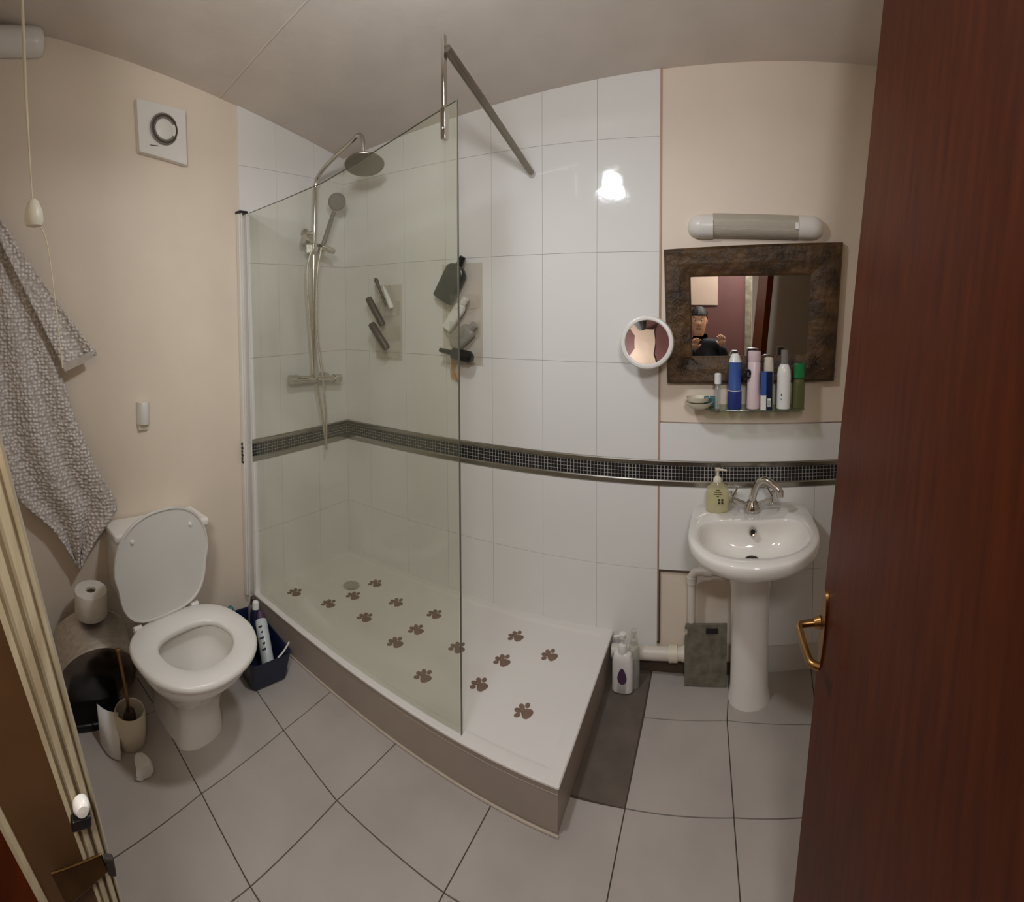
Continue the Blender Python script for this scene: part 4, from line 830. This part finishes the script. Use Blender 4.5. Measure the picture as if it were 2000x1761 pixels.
mb = MB(); mb.box((2.42, -3.56, .0), (2.60, -3.52, 2.30)); struct('trim_9', mb, 'slate', smooth=False)
# the person taking the picture
pt = thing('person', 'person in a black shirt holding up a phone, seen reflected in the framed mirror', 'person', (1.95, -2.66, 0))
sk = [(0, (1.97, -2.70, .92), .125), (1, (1.97, -2.70, 1.10), .13), (2, (1.96, -2.68, 1.28), .15), (3, (1.94, -2.65, 1.38), .06), (4, (1.93, -2.62, 1.44), .055),
      (5, (1.76, -2.66, 1.32), .065), (6, (1.72, -2.52, 1.12), .047), (7, (1.90, -2.36, 1.30), .034),
      (8, (2.15, -2.70, 1.32), .065), (9, (2.22, -2.58, 1.12), .047), (10, (2.16, -2.40, 1.33), .034),
      (11, (1.88, -2.70, .86), .09), (12, (1.87, -2.68, .48), .065), (13, (1.87, -2.70, .08), .045), (14, (1.87, -2.60, .03), .04),
      (15, (2.07, -2.70, .86), .09), (16, (2.08, -2.68, .48), .065), (17, (2.08, -2.70, .08), .045), (18, (2.08, -2.60, .03), .04)]
edges = [(0, 1), (1, 2), (2, 3), (3, 4), (2, 5), (5, 6), (6, 7), (2, 8), (8, 9), (9, 10), (0, 11), (11, 12), (12, 13), (13, 14), (0, 15), (15, 16), (16, 17), (17, 18)]
pb = Vector((1.95, -2.66, 0))
def skinned(name, nodes, edges, m, parent, root=0, sub=2):
    me = bpy.data.meshes.new(name); me.from_pydata([tuple(Vector(p)-pb) for _, p, _ in nodes], edges, []); me.materials.append(M[m])
    o = bpy.data.objects.new(name, me); COL.objects.link(o); o.parent = parent; LOC[o.name] = pb
    md = o.modifiers.new('skin', 'SKIN'); md.use_smooth_shade = True
    for v, (_, _, r_) in zip(me.skin_vertices[0].data, nodes): v.radius = (r_, r_*.85)
    me.skin_vertices[0].data[root].use_root = True
    md = o.modifiers.new('sub', 'SUBSURF'); md.levels = md.render_levels = sub
    return o
skinned('body', sk, edges, 'shirt', pt)
# head facing the mirror: shaped rings with brow, nose, mouth and chin
hd = Vector((1.925, -2.575, 1.555)); mb = MB(); rings = []
for i in range(25):
    q = i/24; z = -.135+.27*q; wv = .078*sqrt(max(.002, 1-((z-.02)/.122)**2)) if z > .02 else .078*(1-.42*((.02-z)/.155)**1.6)
    dv = .098*sqrt(max(.002, 1-((z-.02)/.122)**2)) if z > .02 else .098*(1-.22*((.02-z)/.155)**2)
    ring = []
    for k in range(32):
        a = 2*pi*k/32; x = cos(a)*wv; y = sin(a)*dv; frn = max(0, sin(a))**8
        y += frn*(.022*math.exp(-((z+.018)/.022)**2)*(1 if abs(cos(a)) < .25 else 0)+.006*math.exp(-((z-.038)/.012)**2)+.007*math.exp(-((z+.062)/.010)**2)+.008*math.exp(-((z+.105)/.018)**2))
        y -= .008*math.exp(-((z-.018)/.012)**2)*max(0, sin(a))*(1 if .25 < abs(cos(a)) < .7 else 0)
        ring.append(hd+Vector((x, y, z)))
    rings.append(ring)
mb.loft(rings)
for s_ in (-1, 1): mb.sphere(hd+Vector((s_*.079, -.005, .0)), .022, 12, (.35, .7, 1.2))
obj('head', mb, 'skin', pt, ang=60)
mb = MB(); rings = []
for i in range(12):
    q = i/11; z = .052+.098*q; k_ = sqrt(max(.01, 1-((z-.02)/.136)**2)); rings.append([hd+Vector((cos(2*pi*k/32)*.092*k_*(1+.05*sin(k*5)), -.008+sin(2*pi*k/32)*.112*k_*(1+.04*cos(k*4)), z+(.02 if sin(2*pi*k/32) > .3 and i == 0 else 0))) for k in range(32)])
mb.loft(rings); mb.loft([[hd+Vector((cos(pi+pi*k/15)*.086, -.005+sin(pi+pi*k/15)*.104, z)) for k in range(16)]+[hd+Vector((cos(2*pi-pi*k/15)*.06, -.005+sin(2*pi-pi*k/15)*.07, z)) for k in range(16)] for z in (-.03, .10)]); obj('hair', mb, 'hair', pt)
for s_ in (-1, 1):
    mb = MB(); mb.k = 0; mb.sphere(hd+Vector((s_*.032, .080, .018)), .011, 10, (1.2, .6, .7)); mb.k = 1; mb.sphere(hd+Vector((s_*.032, .087, .018)), .005, 8); obj('eye', mb, ['white', 'hair'], pt)
    mb = MB(); mb.tube([hd+Vector((s_*.018, .088, .040)), hd+Vector((s_*.032, .086, .045)), hd+Vector((s_*.046, .074, .040))], .004, 8); obj('eyebrow', mb, 'hair', pt)
mb = MB(); mb.box(hd+Vector((-.022, .090, -.064)), hd+Vector((.022, .099, -.060))); obj('mouth', mb, 'maroon', pt)
for wr, sx in (((1.90, -2.36, 1.30), 1), ((2.16, -2.40, 1.33), -1)):
    wv = Vector(wr); nd = [(0, wv, .030), (1, wv+Vector((sx*.01, .03, .035)), .036)]; ed_ = [(0, 1)]
    for k in range(4):
        b = wv+Vector((sx*(-.026+.018*k), .035, .06)); base = len(nd); L_ = (.022, .026, .024, .018)[k]
        nd += [(0, b, .010), (0, b+Vector((sx*.006, .012, L_)), .0095), (0, b+Vector((sx*.018, .008, L_*1.7)), .009), (0, b+Vector((sx*.032, .0, L_*2.0)), .008)]
        ed_ += [(1, base), (base, base+1), (base+1, base+2), (base+2, base+3)]
    base = len(nd); nd += [(0, wv+Vector((sx*.038, .02, .03)), .011), (0, wv+Vector((sx*.062, .012, .055)), .009)]; ed_ += [(1, base), (base, base+1)]
    skinned('hand', nd, ed_, 'skin', pt)
